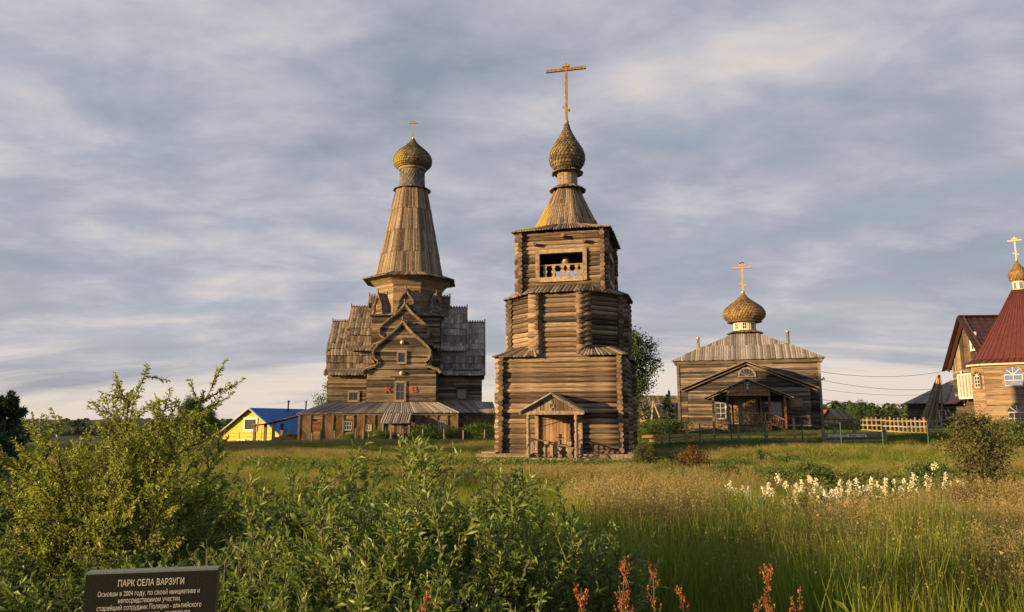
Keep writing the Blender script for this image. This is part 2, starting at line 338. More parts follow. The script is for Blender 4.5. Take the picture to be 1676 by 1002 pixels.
def cross(parent, z0, H, W, t, mat, bars=None, ball=True, name='cross', x=0, y=0, rz=0, dp=None):
    mb = MB(); mb.T = Matrix.Translation((x, y, z0)) @ Matrix.Rotation(rz, 4, 'Z'); dp = dp or t
    mb.box((0, 0, H / 2), (t, dp, H))
    mb.box((0, -dp * .1, H * .86), (W, dp * 1.15, t * 1.05)); mb.box((0, -dp * .1, H * .94), (W * .28 if bars is None else bars, dp * 1.15, t))
    mb.box((0, -dp * .1, H * (.22 if bars is None else .3)), (W * .28 if bars is None else bars * 1.15, dp * 1.15, t * .9), M4=Matrix.Rotation(R(22), 3, 'Y'))
    if ball: mb.lathe([(.01, -.02), (t * .9, .03), (t * 1.25, t * 1.2), (t * .9, t * 2.1), (.01, t * 2.6)], 10)
    return mb.build(name, mat, parent)

def siding(mb, O, u, z0, z1, xr, pitch=.2, holes=(), out=.05, seed=3, wallback=True):
    """horizontal clapboards on a vertical wall; O origin, u direction along the wall, outward normal is u x Z turned; xr(z)->(u0,u1)"""
    rg = random.Random(seed); O = Vector(O); u = Vector(u).normalized(); n = u.cross(Vector((0, 0, 1))).normalized()
    z = z0
    while z < z1 - .03:
        h = min(pitch * rg.uniform(.8, 1.2), z1 - z); zt = z + h
        a0, a1 = xr(z); b0, b1 = xr(min(zt, z1 - .001))
        if a1 - a0 > .03:
            segs = [(a0, a1, b0, b1)]
            for (h0, h1, hz0, hz1) in holes:
                if zt > hz0 + .02 and z < hz1 - .02:
                    ns = []
                    for (p, q, r_, s_) in segs:
                        if h0 > p: ns.append((p, min(q, h0), r_, min(s_, h0)))
                        if h1 < q: ns.append((max(p, h1), q, max(r_, h1), s_))
                    segs = ns
            # long courses are made of several lengths of plank
            o = out * rg.uniform(.75, 1.25)
            for (p, q, r_, s_) in segs:
                if q - p < .02: continue
                cuts = [0.0]
                if q - p > 3.5 and rg.random() < .7: cuts.append(rg.uniform(.3, .7))
                cuts.append(1.0)
                for c0, c1 in zip(cuts, cuts[1:]):
                    oo = o * rg.uniform(.9, 1.1)
                    P = lambda uu, zz, off: O + u * uu + Vector((0, 0, zz)) + n * off
                    pa, pb = p + (q - p) * c0, p + (q - p) * c1 - (.008 if c1 < 1 else 0)
                    ra, rb = r_ + (s_ - r_) * c0, r_ + (s_ - r_) * c1 - (.008 if c1 < 1 else 0)
                    dz = rg.uniform(-.012, .012)
                    mb.add([P(pa, z, .0), P(pb, z, .0), P(pa, z + dz, oo), P(pb, z - dz, oo), P(ra, zt, .012), P(rb, zt, .012)],
                           [(0, 1, 3, 2), (2, 3, 5, 4)])
        z = zt
def clip(poly, rect):
    x0, x1, y0, y1 = rect
    for ax, lim, sg in ((0, x0, 1), (0, x1, -1), (1, y0, 1), (1, y1, -1)):
        outp = []
        for i in range(len(poly)):
            a, b = poly[i - 1], poly[i]; ia = sg * (a[ax] - lim) >= 0; ib = sg * (b[ax] - lim) >= 0
            if ia != ib:
                t = (lim - a[ax]) / (b[ax] - a[ax]); outp.append((a[0] + (b[0] - a[0]) * t, a[1] + (b[1] - a[1]) * t))
            if ib: outp.append(b)
        poly = outp
        if len(poly) < 3: return []
    return poly
def herringbone(mb, O, u, rect, sgn, w=.17, off=.03, seed=1):
    rg = random.Random(seed); O = Vector(O); u = Vector(u).normalized(); n = u.cross(Vector((0, 0, 1))).normalized()
    x0, x1, z0, z1 = rect; c = -3.0
    while c < 6:
        d = w * rg.uniform(.85, 1.1)
        ln = 6; pts = []
        for (s_, t_) in ((-ln, c), (ln, c), (ln, c + d - .015), (-ln, c + d - .015)):
            pts.append((x0 + s_, z0 + t_ + s_ * sgn))
        pl = clip(pts, rect)
        if pl:
            of = off + rg.uniform(-.008, .012); P = [O + u * a + Vector((0, 0, b)) + n * of for a, b in pl]
            if (P[1] - P[0]).cross(P[2] - P[1]).dot(n) < 0: P = P[::-1]
            mb.slab(P, n, .025)
        c += d * math.sqrt(2) / 1.0
def window(parent, O, u, cx, z0, w, h, nx=2, nz=3, case=.12, fm='trim', sm='white', arch=False, off=.06, glass='glass', label=None, depth=.10):
    O = Vector(O); u = Vector(u).normalized(); n = u.cross(Vector((0, 0, 1))).normalized()
    T = Matrix.Translation(O + u * cx + n * off + Vector((0, 0, z0))) @ Matrix((( u.x, -n.x, 0, 0), (u.y, -n.y, 0, 0), (u.z, -n.z, 1, 0), (0, 0, 0, 1)))
    # local: x along the wall, -y outwards, z up
    fr = MB(); fr.T = T
    if not arch:
        fr.box((-(w + case) / 2, -depth * .3, h / 2), (case, depth, h + 2 * case)); fr.box(((w + case) / 2, -depth * .3, h / 2), (case, depth, h + 2 * case))
        fr.box((0, -depth * .34, h + case / 2), (w, depth * 1.1, case)); fr.box((0, -depth * .34, -case / 2), (w, depth * 1.2, case))
        out = [(-w / 2, 0), (w / 2, 0), (w / 2, h), (-w / 2, h)]
    else:
        hs = h - w / 2; K = 12
        arc = [(math.cos(math.pi * k / K), math.sin(math.pi * k / K)) for k in range(K + 1)]
        for sg in (-1, 1): fr.box((sg * (w + case) / 2, -depth * .3, hs / 2 - case / 2), (case, depth, hs + case))
        fr.box((0, -depth * .34, -case / 2), (w, depth * 1.2, case))
        ri, ro = w / 2, w / 2 + case
        for a, b in zip(arc, arc[1:]):
            q = [(a[0] * ri, hs + a[1] * ri), (a[0] * ro, hs + a[1] * ro), (b[0] * ro, hs + b[1] * ro), (b[0] * ri, hs + b[1] * ri)]
            y0, y1 = -depth * .8, depth * .2
            vs = [(x, y0, z) for x, z in q] + [(x, y1, z) for x, z in q]
            fr.add(vs, [(0, 1, 2, 3), (4, 7, 6, 5), (0, 4, 5, 1), (2, 6, 7, 3), (0, 3, 7, 4), (1, 5, 6, 2)])
        out = [(-w / 2, 0), (w / 2, 0)] + [(a[0] * ri, hs + a[1] * ri) for a in arc]
    o = fr.build('window', fm, parent)
    if label: o['label'] = label
    g = MB(); g.T = T; g.add([(x, -.01, z) for x, z in out], [tuple(range(len(out)))])
    g.build('pane', glass, o)
    s = MB(); s.T = T; b = .045
    hh = h if not arch else h - w / 2
    s.box((-w / 2 + b / 2, -.03, hh / 2), (b, .04, hh)); s.box((w / 2 - b / 2, -.03, hh / 2), (b, .04, hh)); s.box((0, -.03, b / 2), (w - 2 * b, .04, b))
    if not arch: s.box((0, -.03, h - b / 2), (w - 2 * b, .04, b))
    else:
        s.box((0, -.03, hh), (w - 2 * b, .042, b * 1.3))
        for a in (R(45), R(90), R(135)):
            s.beam((0, -.03, hh), (math.cos(a) * w / 2, -.03, hh + math.sin(a) * w / 2), .035, .035, (0, 1, 0))
    for i in range(1, nx): s.box((-w / 2 + w * i / nx, -.032, hh / 2), (b * .8, .036, hh - 2 * b))
    for i in range(1, nz): s.box((0, -.028, hh * i / nz), (w - 2 * b, .03, b * .8))
    s.build('sash', sm, o)
    return o
def text_mesh(name, body, size, mat, parent, M4, bold=0, extr=.001, align='CENTER', sx=1):
    cu = bpy.data.curves.new(name, 'FONT'); cu.body = body; cu.size = size; cu.align_x = align; cu.extrude = extr; cu.offset = bold; cu.resolution_u = 3
    t = bpy.data.objects.new(name + '_curve', cu); COL.objects.link(t)
    dg = bpy.context.evaluated_depsgraph_get(); me = bpy.data.meshes.new_from_object(t.evaluated_get(dg)); bpy.data.objects.remove(t); bpy.data.curves.remove(cu)
    me.materials.clear(); me.materials.append(M[mat]); me.transform(M4 @ Matrix.Diagonal((sx, 1, 1, 1)))
    o = bpy.data.objects.new(name, me); COL.objects.link(o); o.parent = parent; o['kind'] = 'stuff' if len(body) > 12 else 'thing'
    return o

# ------------------------------------------------------------------ ground
CP = [(0, 0, 0), (-6, 8, 0), (6, 8, 0), (0, 16, 0), (12, 15, .0), (-12, 16, -.1), (2.4, 36, -.40), (0, 33, -.36), (6, 34, -.36), (10, 28, -.12), (22, 28, .05), (-10, 30, -.1), (-11, 72, -.12), (-11, 56, -.1), (-24, 70, -.4),
      (-36, 92, -1.5), (21, 63, .94), (22, 72, .95), (40, 60, .95), (30, 50, .75), (24, 45, .4), (16, 44, .32), (14, 52, .55), (38, 48, .7), (44, 79, 1.3), (-60, 60, -1.5), (28, 40, .2), (20, 39, .15), (34, 38, .3), (14, 39, .12), (0, 150, -.8), (90, 150, 1.2), (-90, 150, -3), (25, 110, .9), (-50, 20, -.6), (50, 20, .2), (0, -60, 0), (60, 90, 1.5), (-80, -60, -.5), (80, -60, 0)]
CPn = np.array(CP, float)
def gz(x, y):
    x = np.asarray(x, float); y = np.asarray(y, float); sh = x.shape
    d2 = (x.reshape(-1, 1) - CPn[:, 0]) ** 2 + (y.reshape(-1, 1) - CPn[:, 1]) ** 2
    w = 1 / (d2 + 6.0) ** 1.8
    z = (w * CPn[:, 2]).sum(1) / w.sum(1)
    return z.reshape(sh) if sh else float(z[0])
xs = np.concatenate([[-3000, -1500, -700, -350, -200, -140], np.linspace(-110, 110, 150), [140, 200, 350, 700, 1500, 3000]])
ys = np.concatenate([[-600, -200, -60, -20], np.linspace(-10, 130, 130), [145, 165, 200, 260, 400, 700, 1500, 3200]])
GX, GY = np.meshgrid(xs, ys); GZ = gz(GX, GY)
und = .05 * np.sin(GX * .9 + 1.3 * np.sin(GY * .37)) * np.cos(GY * .7) * (np.abs(GX) < 60) * (GY < 90) * (GY > 18)
far = np.clip((np.hypot(GX, GY) - 130) / 300, 0, 1); lf = np.clip(.5 - np.degrees(np.arctan2(GX, np.maximum(GY, 1))) / 24 - .25, 0, 1); GZ = GZ * (1 - far) + far * (-10 * lf) + und * .6
nx_, ny_ = len(xs), len(ys)
idx = np.arange(nx_ * ny_).reshape(ny_, nx_)
Fq = np.stack([idx[:-1, :-1], idx[:-1, 1:], idx[1:, 1:], idx[1:, :-1]], -1).reshape(-1, 4)
m, nt, b, out = new_mat('meadow_soil')
n = nd(nt, 'ShaderNodeTexNoise', i_Scale=.35, i_Detail=8.0, i_Roughness=.65); nt.links.new(coords(nt, (1, 1, 1)), n.inputs['Vector'])
nt.links.new(ramp(nt, n.outputs[0], [(.34, (.028, .040, .010)), (.48, (.055, .072, .014)), (.6, (.085, .085, .020)), (.72, (.12, .095, .035))]), b.inputs['Base Color'])
b.inputs['Roughness'].default_value = .95
n_ = nd(nt, 'ShaderNodeTexNoise', i_Scale=9.0, i_Detail=6.0); nt.links.new(coords(nt, (1, 1, 1)), n_.inputs['Vector'])
bp = nd(nt, 'ShaderNodeBump', i_Strength=.9, i_Distance=.1); nt.links.new(n_.outputs[0], bp.inputs['Height']); nt.links.new(bp.outputs[0], b.inputs['Normal'])
M['soil'] = m
g = bpy.data.objects.new('ground', fastmesh('ground', np.stack([GX, GY, GZ], -1).reshape(-1, 3), Fq, 'soil', True)); COL.objects.link(g); g['kind'] = 'structure'
# worn gravel path crossing behind the meadow
M['gravel'] = plain('gravel_path', (.27, .22, .17), .95, var=.35, scale=9, bump=.5)
pc = [(8, 41.5), (14, 41), (20, 40.3), (26, 39.5), (33, 38.5), (42, 37), (60, 35)]
V = []; 
for i in range(len(pc) - 1):
    for t in np.linspace(0, 1, 14, endpoint=False):
        x = pc[i][0] * (1 - t) + pc[i + 1][0] * t; y = pc[i][1] * (1 - t) + pc[i + 1][1] * t
        for k in range(5):
            yy = y + (k - 2) * .55; V.append((x, yy, gz(x, yy) + .05 + .0 * k))
nn = len(V) // 5
Fp = [(i * 5 + k, (i + 1) * 5 + k, (i + 1) * 5 + k + 1, i * 5 + k + 1) for i in range(nn - 1) for k in range(4)]
o = bpy.data.objects.new('path', fastmesh('path', V, Fp, 'gravel', True)); COL.objects.link(o); o['kind'] = 'structure'
# ------------------------------------------------------------------ the log bell tower
TZ = -.13
tower = thing('bell_tower', 'weathered log bell tower with tent roof, wooden cross and small carved porch', 'bell tower', (3.02, 38.8, TZ), R(-13.8))
def log_mesh(seed, L_=1.0, r=1.0):
    rg = random.Random(seed); n = 9; segs = 7; tap = rg.uniform(-.16, .16); bow = rg.uniform(-.022, .022); V = []; Fs = []; ph = rg.random() * 6
    for i in range(segs + 1):
        x = -L_ / 2 + L_ * i / segs
        for k in range(n):
            a = 2 * math.pi * k / n + ph; rr = r * (1 + .06 * math.sin(a * 2 + i * 1.3 + ph) + rg.uniform(-.06, .06) + tap * x / L_)
            V.append((x, rr * math.cos(a), rr * math.sin(a) + bow * math.cos(math.pi * x / L_)))
    for i in range(segs):
        for k in range(n): Fs.append((i * n + k, (i + 1) * n + k, (i + 1) * n + (k + 1) % n, i * n + (k + 1) % n))
    me = bpy.data.meshes.new('log'); me.from_pydata(V, [], Fs + [tuple(range(n)), tuple(range(segs * n, segs * n + n))[::-1]])
    me.polygons.foreach_set('use_smooth', [True] * len(Fs) + [False] * 2); me.materials.append(M['log']); me.materials.append(M['log_end'])
    me.polygons.foreach_set('material_index', [0] * len(Fs) + [1, 1]); me.update(); return me
LOGC = {}
def put_log(a, b, r, parent, rg):
    a = Vector(a); b = Vector(b); d = b - a; Lk = round(d.length, 2); v = rg.randrange(7); key = (Lk, round(r, 3), v)
    if key not in LOGC: LOGC[key] = log_mesh(hash((Lk, v)) % 999, Lk, r)
    o = link('log', LOGC[key], parent, (a + b) / 2, d.to_track_quat('X', 'Z').to_euler())
    return o
rg = random.Random(11)
LH = .246
hs = 2.9
for k in range(20):                      # square lower stage
    for s in range(4):
        z = .14 + k * LH + (LH / 2 if s % 2 else 0)
        ang = math.pi / 2 * s; Rm = Matrix.Rotation(ang, 3, 'Z'); e0, e1 = .32 + rg.uniform(-.03, .05), .32 + rg.uniform(-.03, .05)
        y = -hs + rg.uniform(-.018, .018)
        put_log(Rm @ V3(-hs - e0, y, z), Rm @ V3(hs + e1, y, z), .134, tower, rg)
OA = 2.86; OS = OA * math.tan(math.pi / 8)
for k in range(13):                      # eight-sided middle stage
    for s in range(8):
        z = 5.06 + k * LH + (LH / 2 if s % 2 else 0)
        Rm = Matrix.Rotation(math.pi / 4 * s, 3, 'Z'); e = .36 + rg.uniform(-.03, .04); y = -OA + rg.uniform(-.015, .015)
        put_log(Rm @ V3(-OS - e, y, z), Rm @ V3(OS + e, y, z), .134, tower, rg)
TH = 2.1; wx, wz0, wz1 = 1.12, 9.05, 10.28
for k in range(14):                      # square belfry
    for s in range(4):
        z = 8.27 + k * .236 + (.118 if s % 2 else 0)
        Rm = Matrix.Rotation(math.pi / 2 * s, 3, 'Z'); e = .30 + rg.uniform(-.02, .05); y = -TH + rg.uniform(-.012, .012)
        if wz0 - .1 < z < wz1 + .1:
            put_log(Rm @ V3(-TH - e, y, z), Rm @ V3(-wx, y, z), .128, tower, rg); put_log(Rm @ V3(wx, y, z), Rm @ V3(TH + e, y, z), .128, tower, rg)
        else: put_log(Rm @ V3(-TH - e, y, z), Rm @ V3(TH + e, y, z), .128, tower, rg)
for x, z in ((-1.3, 10.78), (0.12, 11.15), (1.22, 10.82)):
    put_log((x, -TH - .42, z), (x, -TH + .3, z), .10, tower, rg)
mb = MB(); mb.box((0, 0, 8.3), (3.8, 3.8, .12)); mb.box((0, 0, 11.5), (3.8, 3.8, .1)); mb.build('floor', 'dark', tower)
# dark lining so no light leaks through the round logs
mb = MB(); mb.prism([(-2.86, -2.86), (2.86, -2.86), (2.86, 2.86), (-2.86, 2.86)], .05, 5.05); mb.prism([tuple(p[:2]) for p in ngon(8, 2.82)], 5.0, 8.26); mb.build('inner_lining', 'dark', tower)
mb = MB()
for s in range(4):
    mb.T = Matrix.Rotation(math.pi / 2 * s, 4, 'Z')
    mb.box((-(TH + wx) / 2, -TH, 9.85), (TH - wx - .06, .1, 3.2)); mb.box(((TH + wx) / 2, -TH, 9.85), (TH - wx - .06, .1, 3.2))
    mb.box((0, -TH, (8.3 + wz0) / 2), (2 * wx, .1, wz0 - 8.4)); mb.box((0, -TH, (11.5 + wz1) / 2), (2 * wx, .1, 11.4 - wz1))
mb.build('belfry_lining', 'board', tower)
for s in range(4):
    T = Matrix.Rotation(math.pi / 2 * s, 4, 'Z')
    mb = MB(); mb.T = T; y = -TH - .1
    mb.box((-wx - .09, y, (wz0 + wz1) / 2), (.20, .22, wz1 - wz0 + .44)); mb.box((wx + .09, y, (wz0 + wz1) / 2), (.20, .22, wz1 - wz0 + .44))
    mb.box((0, y - .003, wz1 + .11), (2 * wx - .02, .22, .21)); mb.box((0, y - .003, wz0 - .12), (2 * wx - .02, .24, .24))
    fr = mb.build('window_frame', 'trim', tower)
    mb = MB(); mb.T = T; mb.box((0, -TH + .02, wz0 + .66), (2 * wx - .02, .08, .07)); mb.build('handrail', 'trim', tower)
    for x in (-.82, -.42, .02, .30, .72, 1.0) if s != 0 else (-.86, -.42, .04, .34, .76, 1.02):
        mb = MB(); mb.T = T @ Matrix.Translation((x, -TH + .02, wz0))
        prof = [(.10, 0), (.10, .1), (.045, .17), (.10, .27), (.115, .36), (.05, .46), (.09, .54), (.09, .625)]
        for (a, za), (b_, zb) in zip(prof, prof[1:]):
            mb.add([(-a, -.02, za), (a, -.02, za), (b_, -.02, zb), (-b_, -.02, zb), (-a, .02, za), (a, .02, za), (b_, .02, zb), (-b_, .02, zb)], [(0, 1, 2, 3), (5, 4, 7, 6), (1, 5, 6, 2), (4, 0, 3, 7)])
        mb.build('baluster', 'trim', tower)
bell = thing('church_bell', 'bronze bell hanging in the open window of the log belfry', 'bell', tower.matrix_basis @ Vector((.12, -1.45, 9.72)), R(-13.8))
mb = MB(); mb.lathe([(.01, .56), (.10, .55), (.17, .48), (.20, .32), (.25, .15), (.36, .02), (.37, -.02), (.34, -.02), (.2, .2), (.01, .4)], 20); mb.build('bell_body', 'bronze', bell)
mb = MB(); mb.box((0, 0, .64), (.05, .05, .3)); mb.beam((0, -.1, .76), (0, .1, .76), .06, .06); mb.tube([(0, 0, .4), (0, .01, -.08)], .02, 6); mb.build('clapper', 'iron', bell)
mb = MB(); mb.box((0, -1.45, 10.55), (3.8, .16, .18)); mb.build('bell_beam', 'trim', tower)
# roofs: corner skirts, belt skirt, eaves, tent, neck, onion
mb = MB()
for s in range(4):
    A = math.pi / 2 * s; T = Matrix.Rotation(A, 4, 'Z'); mb.T = T
    ins = [V3(OS + .1, -OA - .02, 5.42), V3(OA * .77, -OA * .77, 5.52), V3(OA + .02, -OS - .1, 5.42)]
    ou = [V3(OS - .15, -hs - .42, 5.02), V3(hs + .42, -hs - .42, 5.0), V3(hs + .42, -OS + .15, 5.02)]
    boards(mb, ins[0], ins[1], ou[0], ou[1], 13, seed=s, point=.03, ridge=.03); boards(mb, ins[1], ins[2], ou[1], ou[2], 13, seed=s + 9, point=.03, ridge=.03)
mb.build('corner_roof', 'roofboard', tower, stuff=True)
mb = MB()
def oct_to_sq(apo_o, z_o, hq, z_i, n, seed, mbx, inner_sq=True, **kw):
    oc = ngon(8, apo_o, z_o)
    for i in range(8):
        a, b_ = oc[i], oc[(i + 1) % 8]
        cl = lambda p: V3(max(-hq, min(hq, p.x)), max(-hq, min(hq, p.y)), z_i)
        boards(mbx, cl(a), cl(b_), a, b_, n, seed=seed + i, **kw)
oct_to_sq(3.27, 8.16, 2.16, 8.62, 14, 40, mb, point=.03, ridge=.03); mb.build('belt_roof', 'roofboard', tower, stuff=True)
mb = MB(); tb = ngon(8, 1.66, 11.98); ev = 2.55
for i in range(8):
    a, b_ = tb[i], tb[(i + 1) % 8]
    oa = V3(*[c * ev / max(abs(a.x), abs(a.y)) for c in a[:2]], 11.52); ob = V3(*[c * ev / max(abs(b_.x), abs(b_.y)) for c in b_[:2]], 11.52)
    if i % 2 == 0 and abs(abs(oa.x) - ev) < 1e-3 and abs(abs(ob.x) - ev) < 1e-3 or abs(abs(oa.y) - ev) < 1e-3 and abs(abs(ob.y) - ev) < 1e-3:
        boards(mb, a, b_, oa, ob, 15, seed=60 + i, point=.03, ridge=.03)
    else:
        c = V3(math.copysign(ev, a.x + b_.x), math.copysign(ev, a.y + b_.y), 11.47); mm = (a + b_) / 2
        boards(mb, a, mm, oa, c, 10, seed=60 + i, point=.03, ridge=.03); boards(mb, mm, b_, c, ob, 10, seed=80 + i, point=.03, ridge=.03)
mb.build('eaves', 'mossroof', tower, stuff=True)
def tent(parent, tiers, n, mat, name='tent_roof', point=.05):
    mb = MB()
    for q in range(len(tiers) - 1):
        (a0, z0), (a1, z1) = tiers[q], tiers[q + 1]
        lo = ngon(8, a0 + .05, z0 - .12); hi = ngon(8, a1, z1)
        for i in range(8): boards(mb, hi[i], hi[(i + 1) % 8], lo[i], lo[(i + 1) % 8], max(4, int(n * (a0 + a1) / (tiers[0][0] * 2))), t=.05, ridge=.015, point=point, seed=q * 10 + i)
        rim = MB()
    lo = [p for p in ngon(8, tiers[0][0] - .06, tiers[0][1])]; hi = [p for p in ngon(8, tiers[-1][0] - .06, tiers[-1][1])]
    mb.add(lo + hi, [(i, (i + 1) % 8, 8 + (i + 1) % 8, 8 + i) for i in range(8)])
    return mb.build(name, mat, parent, stuff=True)
tent(tower, [(1.74, 11.98), (1.56, 12.35), (1.12, 13.25), (.64, 14.3)], 15, 'mossroof')
def ring_skirt(parent, z, ri, ro, dz, n, mat='roofboard', name='ring_skirt'):
    mb = MB(); rgx = random.Random(int(z * 10))
    for k in range(n):
        a0 = 2 * math.pi * k / n; a1 = 2 * math.pi * (k + 1) / n
        boards(mb, (ri * math.cos(a0), ri * math.sin(a0), z), (ri * math.cos(a1), ri * math.sin(a1), z), (ro * math.cos(a0), ro * math.sin(a0), z - dz), (ro * math.cos(a1), ro * math.sin(a1), z - dz), 1, t=.03, ridge=.02, point=.04, seed=k, jit=.03)
    return mb.build(name, mat, parent, stuff=True)
ring_skirt(tower, 14.48, .56, .96, .22, 24); 
mb = MB()
for k in range(16):
    a = 2 * math.pi * k / 16; mb.T = Matrix.Rotation(a, 4, 'Z'); mb.box((0, -.52, 14.85), (.195, .05, .95))
mb.T = None; mb.lathe([(.5, 14.2), (.5, 15.4)], 16); mb.build('neck', 'trim', tower)
ring_skirt(tower, 15.42, .52, .84, .17, 18)
mb = MB(); onion(mb, [(max(r * .96, .03), 15.42 + z * 2.72) for r, z in [(.60, 0), (.78, .05), (.93, .12), (1, .21), (.99, .30), (.90, .40), (.76, .49), (.60, .58), (.45, .67), (.31, .76), (.19, .86), (.09, 1.0)]], 17, 30, lift=.05); mb.build('onion_dome', 'shingle', tower, stuff=True)
mb = MB(); mb.lathe([(.03, 18.02), (.10, 18.08), (.13, 18.18), (.10, 18.28), (.03, 18.33)], 12); mb.build('ball', 'trim', tower)
mb = MB(); mb.box((0, 0, 19.95), (.125, .12, 3.35)); mb.box((0, -.02, 21.28), (2.25, .13, .15)); mb.box((0, -.02, 21.5), (.42, .13, .12)); mb.box((0, -.02, 18.98), (.45, .13, .12), M4=Matrix.Rotation(R(35), 3, 'Y')); mb.build('cross', 'shingle_gold', tower)
# porch
py0 = -hs - .16; pcx = -.10
def gable_roof(mbx, x0, xa, x1, za, ze0, ze1, ya, yb, n, t=.05, seed=1, ridge=.015):
    boards(mbx, (xa, yb, za), (xa, ya, za), (x0, yb, ze0), (x0, ya, ze0), n, t=t, ridge=ridge, seed=seed)
    boards(mbx, (xa, ya, za), (xa, yb, za), (x1, ya, ze1), (x1, yb, ze1), n, t=t, ridge=ridge, seed=seed + 5)
mb = MB(); gable_roof(mb, pcx - 1.55, pcx, pcx + 1.55, 3.16, 2.30, 2.30, py0 - 1.75, py0 + .1, 7, t=.06); mb.build('porch_roof', 'greyroof', tower)
yf = py0 - 1.45
mb = MB()
for sx in (-1, 1): mb.beam((pcx + sx * 1.52, yf - .12, 2.20), (pcx, yf - .12, 3.06), .05, .13, (0, 1, 0))
mb.build('bargeboard', 'trim', tower)
mb = MB(); rgt = random.Random(5)
for k in range(14):
    x = -1.2 + k * .185; hgt = .80 * (1 - abs(x) / 1.42)
    if hgt > .05: mb.box((pcx + x, yf - .02, 2.33 + hgt / 2), (.165, .035, hgt))
mb.build('gable_boards', 'board', tower)
# carved year-and-letters plaque of the porch gable
mb = MB()
for (x, z, w, h) in ((0, 2.83, .12, .05), (.03, 2.74, .05, .12), (0, 2.66, .12, .04), (-.09, 2.55, .05, .16), (-.05, 2.61, .1, .04), (.1, 2.55, .05, .18), (.05, 2.48, .1, .04), (.02, 2.42, .06, .08)): mb.box((pcx + x, yf - .055, z), (w, .03, h))
mb.build('carved_letters', 'siding_dark', tower)
mb = MB(); mb.box((pcx - .03, yf, 2.24), (3.0, .17, .17)); mb.build('porch_beam', 'trim', tower)
for sx in (-1, 1):
    mb = MB(); mb.box((pcx + sx * 1.12, (py0 + yf) / 2 + .1, 2.22), (.13, 1.45, .15)); mb.build('side_beam', 'trim', tower)
turned = [(.085, 0), (.085, .75), (.06, .8), (.10, .86), (.06, .92), (.085, 1.05), (.095, 1.25), (.06, 1.42), (.10, 1.48), (.06, 1.54), (.08, 1.62), (.09, 1.8), (.055, 1.92), (.10, 1.98), (.085, 2.05), (.085, 2.2)]
for x in (pcx - 1.12, pcx + 1.12):
    mb = MB(); mb.lathe([(r * 1.1, z * .99 - .02) for r, z in turned], 10, (x, yf, 0)); mb.build('porch_post', 'trim', tower)
for x in (pcx - 1.0, pcx + 1.12):
    mb = MB(); mb.box((x, py0 - .12, 1.15), (.17, .14, 2.2)); mb.build('wall_post', 'trim', tower)
for sx, x in ((-1, pcx - 1.12), (1, pcx + 1.12)):
    rl = MB(); rl.beam((x, py0 - .2, 1.0), (x, yf, .85), .045, .05); rl.beam((x, yf, .85), (x, yf - .45, .55), .045, .05); rl.beam((x, py0 - .2, .35), (x, yf, .3), .045, .05); rl.beam((x, yf - .45, .55), (x, yf - .45, 0), .06, .06); rl.build('handrail', 'post', tower)
    for k in range(6):
        b_ = MB(); yy = py0 - .35 - k * .2; b_.box((x, yy, .62), (.035, .05, .62)); b_.build('railing_bar', 'post', tower)
mb = MB(); mb.beam((pcx - .95, py0 - .3, 1.0), (pcx + .95, py0 - .9, .62), .04, .05); mb.build('sloping_bar', 'siding_dark', tower)
mb = MB(); mb.box((pcx, py0 - .75, .10), (2.5, 1.5, .16)); mb.box((pcx, yf - .3, .02), (2.2, .5, .14)); mb.build('porch_floor', 'post', tower)
mb = MB()
for sx in (-1, 1):
    for k in range(5):
        mb.box((pcx + .1 + sx * (.085 + k * .165), py0 - .03, 1.14), (.155, .05, 1.92))
dr = mb.build('door', 'door', tower)
mb = MB(); mb.box((pcx + .1, py0 - .02, 2.13), (2.0, .09, .12)); mb.box((pcx - .82, py0 - .02, 1.13), (.12, .09, 2.05)); mb.box((pcx + 1.02, py0 - .02, 1.13), (.12, .09, 2.05)); mb.build('door_frame', 'trim', tower)
mb = MB()
for sx in (-1, 1):
    mb.beam((pcx + .1 + sx * .80, py0 - .07, 1.95), (pcx + .1 + sx * .35, py0 - .07, 1.95), .02, .05, (0, 1, 0)); mb.beam((pcx + .1 + sx * .82, py0 - .07, 1.62), (pcx + .1, py0 - .07, 1.86), .02, .03, (0, 1, 0))
mb.box((pcx + .1, py0 - .08, 1.15), (.10, .03, .22)); mb.box((pcx + .1, py0 - .08, 1.08), (.34, .03, .03)); mb.box((pcx + .1, py0 - .08, .85), (.07, .03, .3)); mb.build('hinge', 'iron', tower)
# flat-cut fence boards leaning inside the porch, below the door
for x in (-.55, -.02, .55):
    mb = MB(); prof = [(.16, .18), (.16, .3), (.08, .38), (.17, .52), (.15, .64), (.07, .72), (.11, .82), (.10, .92)]
    mb.T = Matrix.Translation((pcx + .1 + x, py0 - .62, 0))
    for (a, za), (b_, zb) in zip(prof, prof[1:]): mb.add([(-a, -.02, za), (a, -.02, za), (b_, -.02, zb), (-b_, -.02, zb), (-a, .02, za), (a, .02, za), (b_, .02, zb), (-b_, .02, zb)], [(0, 1, 2, 3), (5, 4, 7, 6), (1, 5, 6, 2), (4, 0, 3, 7), (3, 2, 6, 7)])
    mb.build('carved_baluster', 'board', tower)
